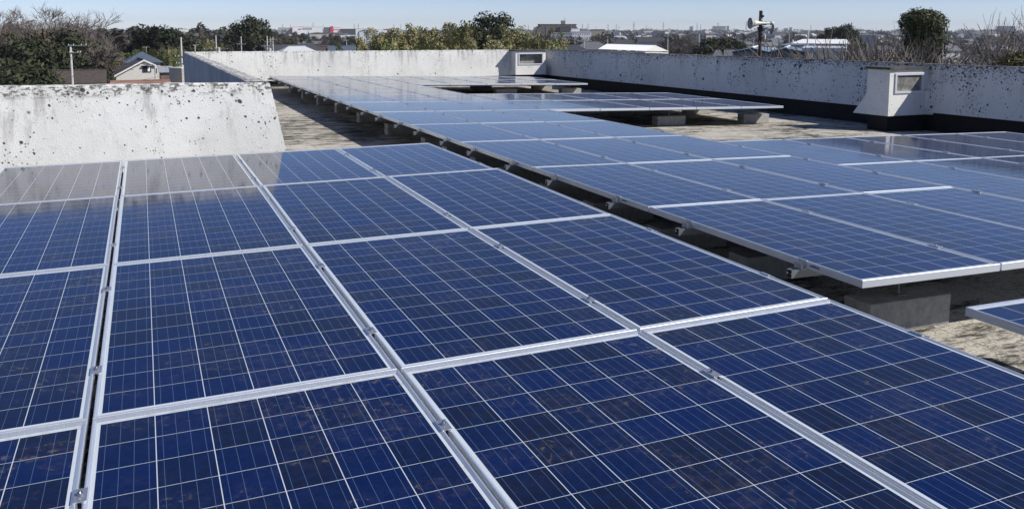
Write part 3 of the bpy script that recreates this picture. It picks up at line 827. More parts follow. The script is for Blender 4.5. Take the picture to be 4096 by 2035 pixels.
def bamboo(seed, H, mat, n=5200):
    rnd = random.Random(seed); o = thing("bamboo_clump", None, "bamboo"); st = MB(); m = MB()
    for k in range(7):
        bx, by = rnd.gauss(0,.8), rnd.gauss(0,.8); lean = Vector((rnd.gauss(0,.12), rnd.gauss(0,.12), 0)); h = H*rnd.uniform(.76, 1.0); pr = Vector((bx,by,0))
        for i in range(1, 9):
            t = i/8; c = Vector((bx,by,h*t)) + lean*h*t*t*.9 - Vector((0,0,.05*h*t**4)); st.bar(pr, c, .05*(1.1-t), .05*(1.05-t)+.004, 5, cap=False); pr = c
        for _ in range(n//7):
            t = rnd.random()**.65; t = .25+.75*t; c = Vector((bx,by,h*t)) + lean*h*t*t*.9
            rr = (1.25-.95*t)*1.0*H/12+.12; d = Vector((rnd.gauss(0,1), rnd.gauss(0,1), rnd.gauss(0,.35))).normalized()
            p = c + d*rr*rnd.random()**.5; s_ = rnd.uniform(.07,.20); v = Vector((d.x*.5+rnd.gauss(0,.4), d.y*.5+rnd.gauss(0,.4), rnd.gauss(-.2,.6))).normalized(); u = v.orthogonal().normalized()*.38
            m.face([p-v*s_, p-u*s_, p+v*s_, p+u*s_])
    st.build("culms", M_bambooG, o); m.build("foliage", mat, o); return o

E1 = Proto(evergreen(1, 13, 5.2, M_ever)); E2 = Proto(evergreen(2, 12, 4.4, M_ever2)); E3 = Proto(evergreen(3, 14, 5.6, M_ever, 4600, .38, .7)); E4 = Proto(evergreen(44, 12, 4.6, M_brown, 3600, .30))
CD = [Proto(cedar(11, 15, 2.6)), Proto(cedar(12, 14, 2.2))]
BT = [Proto(bare(21, 16, 1.25, M_twig, 6, .30, (3,3), 4, .017, up=.35)), Proto(bare(22, 14, 1.15, M_twig, 6, .24, (3,3), 4, .017, up=.4))]
BB = [Proto(bare(31, 11, 1.0, M_twig, 4, .18, (3,4), 9, .03, leaves=900, lmat=M_brown)), Proto(bare(32, 10, .85, M_twig, 4, .16, (3,4), 9, .03, leaves=1300, lmat=M_brown))]
BMs = [Proto(bamboo(41, 12, M_bamboo)), Proto(bamboo(42, 12, M_bamboo)), Proto(bamboo(43, 12, M_bambooG))]
HT = {id(E1):13, id(E2):12, id(E3):14, id(E4):12, id(CD[0]):15, id(CD[1]):14, id(BT[0]):16, id(BT[1]):14, id(BB[0]):11, id(BB[1]):10, id(BMs[0]):12, id(BMs[1]):12, id(BMs[2]):12}
def plant(proto, px, ytop, Z, label, group, wide=1.0):
    H = at(px, ytop, Z).z - GZ; o = proto.get(label, group)
    s_ = H / HT[id(proto)]; o.location = gp(px, Z); o.rotation_euler.z = rng.uniform(0, 6.28); o.scale = (s_*wide, s_*wide, s_); return o

# named trees
big = evergreen(7, 16, 7.2, M_ever, 9500, .36, .55, 24, .18); HT[id(0)] = 16
tag(big, "largest dark evergreen tree rising above the centre of the far wall", "tree"); Z = 165; H = at(1935, 40, Z).z-GZ; big.location = gp(1940, Z); big.scale = (H/16*.86, H/16*.86, H/16)
rt = evergreen(8, 15, 6.0, M_ever, 8000, .33, .45, 20, .2)
tag(rt, "round dark evergreen tree standing left of the distant shopping buildings", "tree"); Z = 215; H = at(1000, 57, Z).z-GZ; rt.location = gp(1000, Z); rt.scale = (H/15*.90, H/15*.90, H/15)
M_clip = leafmat("clipped_leaves", (.020,.030,.009), (.075,.085,.022))
# clipped evergreen at the right
cl = thing("evergreen_tree", "dense clipped evergreen with a flat topped crown behind bare cherry branches", "tree")
_r = random.Random(9); trunk(cl, 9.5, .22, _r, 5, 1.0); m = MB()
leafcloud(m, _r, [((0,0,0),(1.75,1.75,1.25)),((-.55,0,.25),(1.35,1.3,1.05)),((.7,.2,.05),(1.35,1.3,1.2)),((.1,0,-1.0),(1.6,1.55,1.3)),((.45,-.2,-1.9),(1.3,1.2,1.1)),((-.5,0,-1.7),(1.2,1.1,1.1))], 13000, .115)
leafcloud(m, _r, [((.35,0,-2.7),(1.2,1.1,.9)),((-.35,0,-2.9),(1.1,1.0,.9))], 4200, .12)
c_ = m.build("crown", M_clip, cl); Z = 70; c_.scale = (1.12, 1.12, 1.08); c_.location = (0, 0, at(3690, 98, Z).z - GZ - .05); cl.location = gp(3692, Z)
# pair of evergreens beyond the white roofed building
for i, (px, yt, Zz) in enumerate(((3322,108,300),(3345,104,310),(3392,90,290))):
    plant(E1 if i < 2 else E3, px, yt, Zz, "dark tree beyond the long white roofed building, %s from left" % od(i+1), "dark trees beyond the white roofed building", 1.0 if i < 2 else .8)

# left wood
GL = "trees of the wood at the left"
for i, (px, yt, Zz, k) in enumerate(((-70,20,150,0),(60,34,158,1),(185,8,140,0),(255,40,150,1),(300,92,165,1))):
    plant(BT[k], px, yt, Zz, "tall bare grey tree rising above the left wood, %s from left" % od(i+1), "tall bare trees at the left", .98)
Ls = []
for i in range(30):   # front dark evergreens
    px = -60 + i*13.5 + rng.uniform(-8,8); Ls.append((px, rng.uniform(105, 195), rng.uniform(120,136), rng.choice((E1,E2,E3,E4,E4,BB[0],BB[1]))))
for i in range(16):
    px = 100 + i*38 + rng.uniform(-12,12); Ls.append((px, 128+rng.uniform(0,30)+(px > 600)*12, rng.uniform(210,260), rng.choice((E4,BB[0],BB[1],E3,BB[0]))))
for i in range(14):
    px = 120 + i*40 + rng.uniform(-12,12); Ls.append((px, 160+rng.uniform(-10,30), rng.uniform(178,205), rng.choice((BB[0],BB[1],E4,E2))))
for i in range(8):
    px = -70 + i*30 + rng.uniform(-8,8); Ls.append((px, rng.uniform(215,262), rng.uniform(82,100), rng.choice((E2,E3,E1))))
cnt = {}
kn = {id(E1):"dark green leafy",id(E2):"olive green leafy",id(E3):"broad dark green",id(E4):"brown leaved",id(BB[0]):"brown half bare",id(BB[1]):"rust brown half bare"}
for px, yt, Zz, pr in sorted(Ls, key=lambda t: t[0]):
    cnt[id(pr)] = cnt.get(id(pr), 0)+1
    plant(pr, px, yt, Zz, "%s tree in the left wood, %s of its kind from left" % (kn[id(pr)], od(cnt[id(pr)])), GL)
for i, (px, yt, k) in enumerate(((400,101,1),(415,97,0),(455,102,1),(538,107,0),(567,102,0),(478,112,1),(617,88,0))):
    plant(CD[k], px, yt, 185, "pointed dark conifer on the skyline of the left wood, %s from left" % od(i+1), "skyline conifers", 1.0)
for i, (px, yt) in enumerate(((597,104),(640,96),(670,114),(700,122))):
    plant(E3, px, yt, 190, "rounded dark tree right of the skyline conifers, %s from left" % od(i+1), "rounded skyline trees")
# pale bamboo in front of the wood
for i in range(20):
    px = 470 + i*21 + rng.uniform(-6,6); yt = rng.uniform(178,205) if px < 700 else rng.uniform(150,172)
    plant(BMs[2 if rng.random() < .6 else 1], px, yt, rng.uniform(172,186) if px < 700 else 240, "yellow green bamboo clump behind the gabled house, %s from left" % od(i+1), "bamboo behind the gabled house", 1.1)
# bamboo grove
bt = [(1478,128),(1500,112),(1530,122),(1556,112),(1580,118),(1600,110),(1624,100),(1650,104),(1673,90),(1694,100),(1710,94),(1735,108),(1752,98),(1768,84),(1786,94),(1806,98),(1817,89),(1838,100),
      (2040,100),(2052,98),(2072,104),(2090,112),(2110,140),(2130,128),(2155,134),(2180,124),(2196,130),(2215,150),(2235,165),(1480,160),(1520,158),(1560,160),(1600,150),(1640,150),(1690,150),(1740,150),(1790,150),(2000,150),(2060,155),(2100,160),(2140,155),(2180,160),(2215,172)]
for i, (px, yt) in enumerate(sorted(bt)):
    pr = BMs[0 if i % 3 else 2] if i % 5 else BMs[1]
    plant(pr, px, yt, rng.uniform(118,128) if yt < 145 else rng.uniform(104,112), "straw green bamboo clump behind the far wall, %s from left" % od(i+1), "bamboo grove behind the far wall", .95)
for i, (px, yt) in enumerate(((1870,110),(1905,105),(1975,110),(2015,108),(2060,125))):
    plant(E2, px, yt, 150, "lower dark tree around the foot of the largest evergreen, %s from left" % od(i+1), "trees around the largest evergreen")

# middle distance trees
GM = "scattered trees among the houses"; k = 0
ml = [(905,150),(940,140),(960,132),(1035,135),(1070,140),(1100,126),(1130,128),(1160,130),(1180,126),(1210,132),(1100,150),(1140,146),(1165,152),(1060,160),(1120,165),(1160,172),(1215,140),(1245,148),(1270,135),(1300,132),(1325,133),(1350,140),(1290,148),(1310,146),
      (1345,160),(1395,145),(1405,152),(1420,156),(1410,168),(1390,175),(1345,172),(1355,180),(1175,180),(1120,185),(1090,175)]
for px, yt in ml:
    k += 1; Zz = 230 + (185-yt)*7.5
    plant(rng.choice((E1,E4,E2,BB[0],E3,BB[1])), px, yt, Zz, "small tree among the houses between round tree and bamboo, %s from left" % od(k), GM)
k = 0
ml = [(2690,150),(2710,140),(2735,128),(2760,132),(2775,140),(2800,145),(2700,165),(2665,170),(2720,170),(2745,165),(2770,165),(2790,170),(2805,160)]
for px, yt in ml:
    k += 1; plant(rng.choice((BB[0],BB[1],BT[1])), px, yt, 210+(180-yt)*5, "bare brown tree behind the white roof's right end, %s from left" % od(k), GM, 1.2)
k = 0
for px, yt in ((2832,150),(2850,145),(2870,147),(2888,150),(2905,147),(2925,152),(2945,155),(2960,168),(2800,182),(2840,178),(2880,182),(2920,184),(2960,188)):
    k += 1; plant(rng.choice((E1,E3)), px, yt, 205 if yt < 165 else 180, "dark evergreen in the clump left of the loudspeaker pole, %s from left" % od(k), GM, .9)
k = 0
for i in range(34):
    px = rng.uniform(2230, 4150); k += 1; Zz = rng.uniform(330, 800)
    plant(rng.choice((E1,E4,BB[0],E2,BB[1])), px, 119 + 3420*(15.2-rng.uniform(5,9))/Zz, Zz, "small tree dotted among the town roofs, right half", GM)

# far woods on the horizon
fw = MB(); fr = random.Random(3)
def woodband(px0, px1, Z0, Z1, n, h0, h1, leaf):
    for _ in range(n):
        Zz = fr.uniform(Z0, Z1); px = fr.uniform(px0, px1); p = gp(px, Zz)
        hh = fr.uniform(h0, h1)*(.85+.3*math.sin(px*.013+Zz*.002)*math.sin(px*.037)); rr = hh*fr.uniform(.30,.5)
        leafcloud(fw, fr, [((p.x, p.y, GZ+hh-rr), (rr, rr, rr))], 20 if Zz < 1500 else 14, leaf*rr*.32, mi=fr.randrange(3))
woodband(-300, 1100, 480, 900, 1500, 13, 17.2, 1.0)
woodband(-300, 4500, 1400, 2100, 1700, 11, 15.0, 1.0)
woodband(-300, 4500, 2500, 3600, 2500, 15, 20.0, 1.0)
woodband(2150, 4500, 800, 1350, 1100, 8, 13.0, 1.0)
woodband(2120, 2720, 520, 820, 420, 7, 11.5, 1.0)
woodband(2700, 4300, 480, 800, 520, 5, 10, 1.0)
woodband(1080, 1560, 420, 900, 260, 6, 9.5, 1.0)
woodband(2150, 4500, 300, 620, 330, 3.5, 7, 1.0)
tag(fw.build("distant_woods", [M_farwood, M_brown, M_cedar]), "far off brown and dark woods along the whole horizon", "woods", kind="stuff")
br_ = MB()
for _ in range(5200):
    Zz = fr.uniform(120, 820); px = fr.uniform(-200, 4400); p = gp(px, Zz)
    if any(abs(p.x-q.x) < 5 and abs(p.y-q.y) < 5 for q in spots[:]): continue
    rr = fr.uniform(.7, 2.0); leafcloud(br_, fr, [((p.x, p.y, GZ+rr*.7), (rr*1.4, rr*1.4, rr))], 12, .42*rr*.7, mi=fr.randrange(3))
tag(br_.build("scrub_and_hedges", [M_ever2, M_brown, M_farwood]), "low scrub, hedges and garden bushes covering the ground among the houses", "scrub", kind="stuff")

# ---- cherry trees right behind the right parapet ------------------
CT = [Proto(bare(51, 9.0, 1.25, M_twig2, 5, .052, (3,4), 5, .0062, up=.35, name="cherry_tree", trunk_h=.16)), Proto(bare(52, 9.0, 1.1, M_twig2, 5, .05, (3,3), 6, .0062, up=.5, name="cherry_tree", trunk_h=.18)), Proto(bare(53, 9.0, .85, M_twig2, 5, .045, (2,3), 5, .006, up=.9, name="cherry_tree", trunk_h=.2))]
for p_ in CT: HT[id(p_)] = 9.0
cts = [(3300,175,46,0),(3340,135,48,1),(3400,165,42,0),(3440,140,40,1),(3500,98,44,2),(3520,160,38,0),(3560,90,42,2),(3590,165,34,1),(3630,150,34,0),(3680,120,33,1),(3720,150,30,0),(3760,80,40,2),(3790,150,31,1),(3830,135,36,0),(3870,140,31,1),(3900,160,29,0),(3960,4,33,2),(3990,120,30,1),(4020,45,36,2),(4050,150,30,0),(4090,120,31,1),(4120,60,36,2),(3660,185,27,0),(3840,190,26,1),(3950,185,26,0),(3480,190,33,1)]
for i, (px, yt, Zz, k) in enumerate(sorted(cts)):
    plant(CT[k], px, yt, Zz, "leafless cherry tree behind the right parapet, %s from left" % od(i+1), "bare cherry trees behind the right parapet", 1.35 if k < 2 else .7)
sb = thing("evergreen_shrub", "green brown bushy shrub just above the right parapet at the picture edge", "shrub")
m = MB(); _r = random.Random(61); leafcloud(m, _r, [((0.2,0,0),(.55,.6,.22)),((.8,.2,-.02),(.6,.6,.25)),((-.3,0,-.12),(.4,.5,.18)),((.3,0,-.5),(.9,.8,.5))], 2600, .055)
c_ = m.build("foliage", leafmat("rusty_shrub", (.05,.04,.015), (.13,.12,.03)), sb); Z = 28; zc = at(4070, 232, Z).z - GZ; c_.location = (0,0,zc); sb.location = gp(4070, Z)
m = MB(); m.bar((0,0,-.2),(0,0,zc), .12, .07, 7); m.build("trunk", M_bark, sb)

# ---- near houses at the left --------------------------------------
def face_rot(px, extra=0.0):
    """heading that turns local -y towards the camera at that pixel column"""
    p = gp(px, 100); d = p - CAM; return math.atan2(d.y, d.x) - math.pi/2 + extra
def local(px, Z, rot):
    c = gp(px, Z); return c, Matrix.Translation(c) @ Matrix.Rotation(rot, 4, 'Z')
# gabled house: gable towards us, ridge running away and left
Z = 140.0; s = Z/3420.8; rot = face_rot(560, .10)
gh = thing("gabled_house", "cream gabled house with brown tiled roof and white bargeboards behind the near wall", "house", gp(569, Z), rot)
hA = lambda y: (at(569, y, Z).z - GZ)
xl, xr = (456-569)*s, (613-569)*s; za, zl_, zr_ = hA(240), hA(303), hA(262); D = 9.0
wx0, wx1 = xl+.35, xr-.15
zwl = za + (wx0/xl)*(zl_-za) - .18; zwr = za + (wx1/xr)*(zr_-za) - .18
m = MB()
m.face([(wx0,0,0),(wx1,0,0),(wx1,0,zwr),(0,0,za-.18),(wx0,0,zwl)]); m.face([(wx1,D,0),(wx0,D,0),(wx0,D,zwl),(0,D,za-.18),(wx1,D,zwr)])
m.face([(wx0,D,0),(wx0,0,0),(wx0,0,zwl),(wx0,D,zwl)]); m.face([(wx1,0,0),(wx1,D,0),(wx1,D,zwr),(wx1,0,zwr)])
m.build("wall", simple("off_white_siding", (.56,.54,.50), .8, var=.06), gh)
m = MB(); m.box((wx1+.004,.6,0),(wx1+.75,D-.5,zwr-1.9)); m.build("annex_wall", M_plaster[0], gh)
def tile_mat(name, c, s_):
    m_ = N(name, .6, c); sp = m_.n("SeparateXYZ"); m_.l(m_.pos('Object'), sp.inputs[0])
    f = m_.math('FRACT', m_.math('MULTIPLY', sp.outputs[1], s_)); n_ = m_.noise(m_.pos('Object'), 1.5, 4)
    m_.col(m_.mix(m_.math('MULTIPLY', m_.math('LESS_THAN', f, .3), .55), m_.mix(m_.ramp(n_,.3,.7), c, tuple(q*1.5 for q in c)), tuple(q*.35 for q in c))); return m_.m
M_tileB = tile_mat("ribbed_brown_tile", (.085,.062,.058), 2.2)
M_tileR = tile_mat("ribbed_red_tile", (.20,.115,.09), 1.6)
def slab_roof(m, a, b, y0, y1, t=.14):
    (x0, z0), (x1, z1) = a, b
    P = [(x0,y0,z0-t),(x1,y0,z1-t),(x1,y1,z1-t),(x0,y1,z0-t),(x0,y0,z0),(x1,y0,z1),(x1,y1,z1),(x0,y1,z0)]; m.hexa(P)
m = MB(); slab_roof(m, (xl, zl_), (0, za), -.3, D+.3); slab_roof(m, (.001, za), (xr, zr_), -.3, D+.3); m.box((-.12,-.3,za+.002),(.12,D+.3,za+.12))
m.build("roof", M_tileB, gh)
m = MB(); slab_roof(m, (xl-.03, zl_+.03), (0, za+.03), -.42, -.302, .26); slab_roof(m, (.001, za+.03), (xr+.03, zr_+.03), -.42, -.302, .26)
m.build("bargeboard", M_trim, gh)
m = MB(); m.bar((wx1+.06,-.07,zwr-.2),(wx1+.06,-.07,.3), .05, n=8); m.build("downpipe", M_trim, gh)
wz0, wz1 = hA(289), hA(266); wxa, wxb = (565-569)*s, (594-569)*s
m = MB(); m.box((wxa,-.06,wz0),(wxb,.02,wz1)); wo = m.build("window", M_glass, gh)
m = MB(); xm = wxa+(wxb-wxa)*.55
m.box((wxa-.05,-.12,wz1),(wxb+.05,-.061,wz1+.06)); m.box((wxa-.05,-.12,wz0-.06),(wxb+.05,-.061,wz0)); m.box((wxa-.05,-.12,wz0),(wxa,-.061,wz1)); m.box((wxb,-.12,wz0),(wxb+.05,-.061,wz1)); m.box((xm,-.10,wz0),(xm+.05,-.061,wz1))
m.build("frame", M_dark, wo)
m = MB(); m.box((xm+.06,-.0605,wz0+.05),(wxb-.12,-.0602,wz1-.05)); m.build("curtain", M_white, wo)
m = MB(); m.box((wxa-.1,-.55,wz1+.10),(wxb+.1,-.001,wz1+.16)); m.build("window_hood", M_trim, gh)
m = MB(); m.box(((522-569)*s,-.12,hA(276)),((530-569)*s,0,hA(273.5))); m.build("air_vent", M_pole, gh)
# hip roofed house behind
Z = 166.0; o = thing("house", "taller blue black hip roofed house directly behind the cream gabled house", "house", gp(562, Z), face_rot(562, .1))
s = Z/3420.8; zt = at(560, 211, Z).z-GZ; ze = at(560, 243, Z).z-GZ
house_mesh(o, (629-487)*s*.86, 6.0, ze, zt-ze, True, M_plaster[1], M_tile[3], 2, .5)
m = MB(); m.bar((.9,0,zt),(.9,0,zt+1.1), .02); m.bar((.3,0,zt+1.0),(1.5,0,zt+1.0), .015); [m.bar((.3+.2*i,-.35,zt+1.0),(.3+.2*i,.35,zt+1.0), .01) for i in range(7)]
m.build("television_aerial", M_trim, o)
# low brown roof
Z = 112.0; s = Z/3420.8; o = thing("house", "low house with a long plain dark brown roof left of the gabled house", "house", gp(305, Z), face_rot(300, -.05))
zt = at(300, 284, Z).z-GZ; house_mesh(o, (425-225)*s*.9, 4.5, zt-1.3, 1.3, False, M_plaster[4], M_tile[2], 1, .4, win=True)
# red tile strip
Z = 86.0; s = Z/3420.8; o = thing("house", "house showing only the crest of its red ribbed roof over the near wall", "house", gp(552, Z), face_rot(552, .05))
zt = at(550, 319.5, Z).z-GZ-.2; house_mesh(o, (665-448)*s*.92, 5, zt-1.2, 1.2, False, M_plaster[3], M_tileR, 2, .3, win=True)
# shed with corrugated roof
Z = 126.0; s = Z/3420.8; sh = thing("shed", "shed with a pale corrugated lean-to roof right of the gabled house", "shed", gp(660, Z), face_rot(660, .05))
z1, z2 = at(660, 271, Z).z-GZ, at(660, 292, Z).z-GZ; a = (690-632)*s/2
M_corr = tile_mat("corrugated_zinc", (.42,.43,.43), 0.0); 
m = MB(); m.box((-a+.2,.3,0),(a-.2,4.0,z2-.15)); m.build("wall", M_plaster[4], sh)
m = MB()
for i in range(24):
    x0 = -a+2*a*i/24; x1 = x0+2*a/24; xm_ = (x0+x1)/2
    m.face([(x0,0,z2),(xm_,0,z2+.06),(xm_,4.4,z1+.06),(x0,4.4,z1)]); m.face([(xm_,0,z2+.06),(x1,0,z2),(x1,4.4,z1),(xm_,4.4,z1+.06)])
    m.face([(x0,0,z2-.03),(x0,4.4,z1-.03),(x1,4.4,z1-.03),(x1,0,z2-.03)])
m.build("roof", M_tile[5], sh)
# small white plant building with ladder hoops
Z = 90.0; s = Z/3420.8; wb = thing("plant_building", "small white flat roofed block with a hooped ladder rail, beside the shaded wall", "building", gp(722, Z), face_rot(728, .72))
zt = at(728, 271, Z).z-GZ
m = MB(); m.box((-.75,-.8,0),(.95,1.1,zt-.12)); m.build("wall", M_plaster[0], wb)
m = MB(); m.box((-.82,-.87,zt-.118),(1.02,1.17,zt)); m.build("roof", M_trim, wb)
m = MB()
for xx in (-.62, -.18):
    pts = [Vector((xx,-.95,zt-1.6)), Vector((xx,-.95,zt+.05))] + [Vector((xx,-.95+.30-.30*math.cos(t*math.pi/8),zt+.05+.30*math.sin(t*math.pi/8))) for t in range(1,9)] + [Vector((xx,-.35,zt))]
    for p, q in zip(pts, pts[1:]): m.bar(p, q, .028, n=6)
for i in range(5): m.bar((-.62,-.95,zt-1.5+.3*i),(-.18,-.95,zt-1.5+.3*i), .018, n=6)
m.build("ladder_rail", M_trim, wb)

# ---- utility poles and wires --------------------------------------
def utility_pole(px, yt, Z, label, arms=((.05,1.5),), lamp=False, tr=False):
    p = gp(px, Z); H = at(px, yt, Z).z-GZ; o = thing("utility_pole", label, "pole", p, face_rot(px), "utility poles")
    m = MB(); m.bar((0,0,-.3),(0,0,H), .17, .10, 10); m.build("pole", M_pole, o)
    for off_, w_ in arms:
        a = MB(); z = H-off_*10; sh = w_*.36 if px == 278 else 0
        a.box((-w_/2+sh,-.19,z-.035),(w_/2+sh,-.11,z+.035)); a.build("cross_arm", M_steel, o)
        for x in (-w_/2+.08, -w_/5, w_/5, w_/2-.08):
            i_ = MB(); i_.lathe((x+sh,-.15,z+.035), (0,0,1), [(0,.02),(.03,.045),(.06,.02),(.09,.04),(.12,.0)], 8); i_.build("insulator", M_white, o)
    if tr:
        t = MB(); t.lathe((.42,-.05,H-2.9),(0,0,1),[(0,0),(0,.25),(.75,.25),(.8,.1),(.8,0)], 12); t.build("transformer", M_pole, o)
    return o, H
PL_ = [(278,181,84,"nearest pale concrete utility pole standing in front of the low brown roof",((.005,1.7),(.075,1.1)),False),
       (722,150,98,"tall utility pole behind the white block's ladder rail",((.22,1.5),(.30,1.3)),False),
       (862,142,150,"utility pole with a wide cross arm above the far wall's left part",((.24,4.0),),True),
       (963,147,165,"utility pole in front of the round dark evergreen's left half",((.15,1.6),),False),
       (1067,145,150,"utility pole with transformer at the round evergreen's right edge",((.18,2.0),),True),
       (1081,152,190,"thin utility pole just right of the one with transformer",((.10,1.2),),False),
       (1090,150,175,"rightmost of the three close poles by the round evergreen",((.06,1.6),),False),
       (1213,168,330,"distant utility pole in front of the orange roofed house",((.06,1.6),),False),
       (1385,160,260,"utility pole left of the arched white hall",((.03,1.6),),False),
       (1440,136,200,"tall utility pole in front of the arched white hall",((.3,1.6),),False),
       (2337,152,240,"utility pole left of the bright white roof",((.05,1.8),),False),
       (2431,146,330,"utility pole with lamp behind the bright white roof's left end",((.04,1.8),),False),
       (2300,155,300,"thin pole below the apartment block",((.05,1.4),),False),
       (2672,138,210,"utility pole just right of the bright white roof",((.05,1.6),),False),
       (2797,135,190,"utility pole with broad white insulators before the brown trees",((.18,3.2),),False),
       (2912,143,210,"utility pole standing in the dark evergreen clump",((.05,1.8),),False),
       (3016,150,300,"thin utility pole just left of the loudspeaker pole",((.03,1.5),),False),
       (3158,134,260,"utility pole behind the three gabled shed",((.05,1.4),),False),
       (3232,123,120,"dark brown utility pole in front of the long white roofed building",((.25,1.6),),False),
       (3284,158,300,"second pole in front of the long white roofed building",((.04,1.2),),False),
       (3345,150,230,"third pole in front of the long white roofed building",((.04,1.2),),False)]
tops = {}
for px, yt, Z, lb, ar, tr in PL_:
    o, H = utility_pole(px, yt, Z, lb, ar, tr=tr); tops[px] = (o.location.copy(), H)
def wire(a, b, sag, label, r=.018):
    m = MB(); n = 14; prev = None
    for i in range(n+1):
        t = i/n; p = a.lerp(b, t) - Vector((0,0,sag*4*t*(1-t)))
        if prev is not None: m.bar(prev, p, r, n=4, cap=False)
        prev = p
    tag(m.build("power_line", M_dark if r < .03 else M_steel), label, "cable", "overhead cables")
def top(px, dz, dx=0.0):
    p, H = tops[px]; return Vector((p.x+dx*.9, p.y-dx*.4, GZ+H-dz))
edge = gp(-700, 60) 
lv = [(0.15,-.8,"topmost"),(1.05,.5,"second"),(2.6,0,"third"),(3.0,.2,"fourth"),(3.4,-.2,"fifth"),(3.9,0,"lowest")]
for dz, dx, nm in lv:
    e = Vector((edge.x, edge.y, GZ + tops[278][1] - dz - 1.2 - dz*.1))
    wire(top(278,dz,dx), e, 1.4, "%s cable running left from the nearest utility pole" % nm, .016)
for dz, dx, nm in lv[1:]:
    wire(top(278,dz,dx), top(722,dz+.9,dx), 1.2, "%s cable between the nearest pole and the ladder rail pole" % nm, .016)
for dz, dx, nm in lv[1:5]:
    wire(top(722,dz+.9,dx), top(862,dz+1.3,dx), 1.3, "%s cable right of the ladder rail pole" % nm, .018)
for a, b, nm in ((862,963,"to the second pole above the far wall"),(963,1067,"across the round evergreen"),(2672,2797,"right of the bright white roof"),(2797,2912,"to the dark evergreen clump"),(2912,3016,"left of the loudspeaker pole"),(1385,1440,"before the arched hall")):
    for j, dz in enumerate((.4, 1.9, 2.4)):
        wire(top(a,dz), top(b,dz), 1.2, "%s cable %s" % (("upper","middle","lower")[j], nm), .022)
# T shaped aerial mast
Z = 75; p = gp(777, Z); H = at(777, 181, Z).z-GZ; o = thing("aerial_mast", "thin T shaped aerial mast just above the far wall's left corner", "aerial", p, face_rot(777))
m = MB(); m.bar((0,0,0),(0,0,H), .035, n=8); m.build("mast", M_pole, o); m = MB(); m.bar((-.18,0,H-.03),(.3,0,H), .02); m.bar((-.15,-.2,H),(-.15,.2,H),.012); m.bar((.25,-.2,H),(.25,.2,H),.012); m.build("aerial", M_pole, o)

# ---- loudspeaker pole ---------------------------------------------
Z = 40.0; s = Z/3420.8; base = gp(3041.5, Z); lp = thing("loudspeaker_pole", "rusty brown pole behind the right parapet with a bent bracket for horns", "pole", base, face_rot(3041))
H = at(3041, 44, Z).z-GZ
zz = lambda y: at(3041, y, Z).z-GZ
m = MB(); m.bar((0,0,-.3),(0,0,H), .088, .080, 16); m.build("pole", M_rust, lp)
m = MB(); m.box((.075,-.1,zz(70)),(.15,.02,zz(62))); m.build("junction_box", M_dark, lp)
m = MB()
for y in (71,75,79,83): m.lathe((0,0,zz(y)),(0,0,1),[(0,.093),(.012,.098),(.024,.093)], 16)
m.build("banding", M_steel, lp)
m = MB(); m.box((-.16,-.16,zz(113)),(.10,-.02,zz(109))); m.box((-.13,-.17,zz(122)),(.09,-.085,zz(112))); m.box((-.02,-.14,zz(91)),(.28,-.09,zz(88))); m.box((-.02,-.14,zz(102)),(.27,-.09,zz(99))); m.box((-.3,-.12,zz(119)),(-.05,-.09,zz(116)))
m.box((-.09,-.15,zz(142)),(.09,-.09,zz(134)))
m.build("bracket", M_dark, lp)
def horn(mouth, axis, L, R0, label, tail=.35):
    """axis points from the mouth back to the driver"""
    o = thing("horn_loudspeaker", label, "loudspeaker", (0,0,0), 0, "horn loudspeakers on the pole")
    a = Vector(axis).normalized(); M = lp_m
    mo = M @ Vector(mouth); ax = (M.to_3x3() @ a)
    o.location = mo
    prof = [(0, R0), (.015, R0*1.03)] + [(L*t, R0*(.16 + .84*math.exp(-3.2*t)) ) for t in (.06,.12,.2,.3,.42,.56,.72,.86,1.0)]
    m = MB(); m.lathe((0,0,0), ax, prof, 28); m.build("bell", M_horn, o, smooth=True)
    m = MB(); m.lathe((0,0,0), ax, [(0,R0*.985),(L*.05,R0*.90),(L*.2,R0*.6),(L*.42,R0*.34),(L*.6,R0*.12),(L*.6,0)], 28); m.lathe((0,0,0), ax, [(.02,0),(.01,R0*.12),(L*.25,R0*.16),(L*.3,0)], 16)
    m.build("reflector", M_hornin, o, smooth=True)
    d0 = L
    m = MB(); m.lathe((0,0,0), ax, [(d0,R0*.17),(d0+.02,R0*.34),(d0+tail*.6,R0*.34),(d0+tail*.8,R0*.22),(d0+tail,0)], 18); m.build("driver", M_horn, o, smooth=True)
    return o
lp_m = Matrix.Translation(base) @ Matrix.Rotation(face_rot(3041), 4, 'Z')
X = lambda px: (px-3041.5)*s
horn((X(3003)-.02,-.48,zz(94.5)), (.88,.46,.0), 1.02, .26, "upper left horn loudspeaker with its mouth turned towards us, long neck crossing the pole", .22)
horn((X(3087),.10,zz(119)), (-.90,-.36,.22) , .42, .23, "right horn loudspeaker facing down and away from the pole", .10)
horn((X(2970),.25,zz(146)), (.95,-.18,.30), .95, .22, "lower left horn loudspeaker with its mouth tilted to the ground", .22)

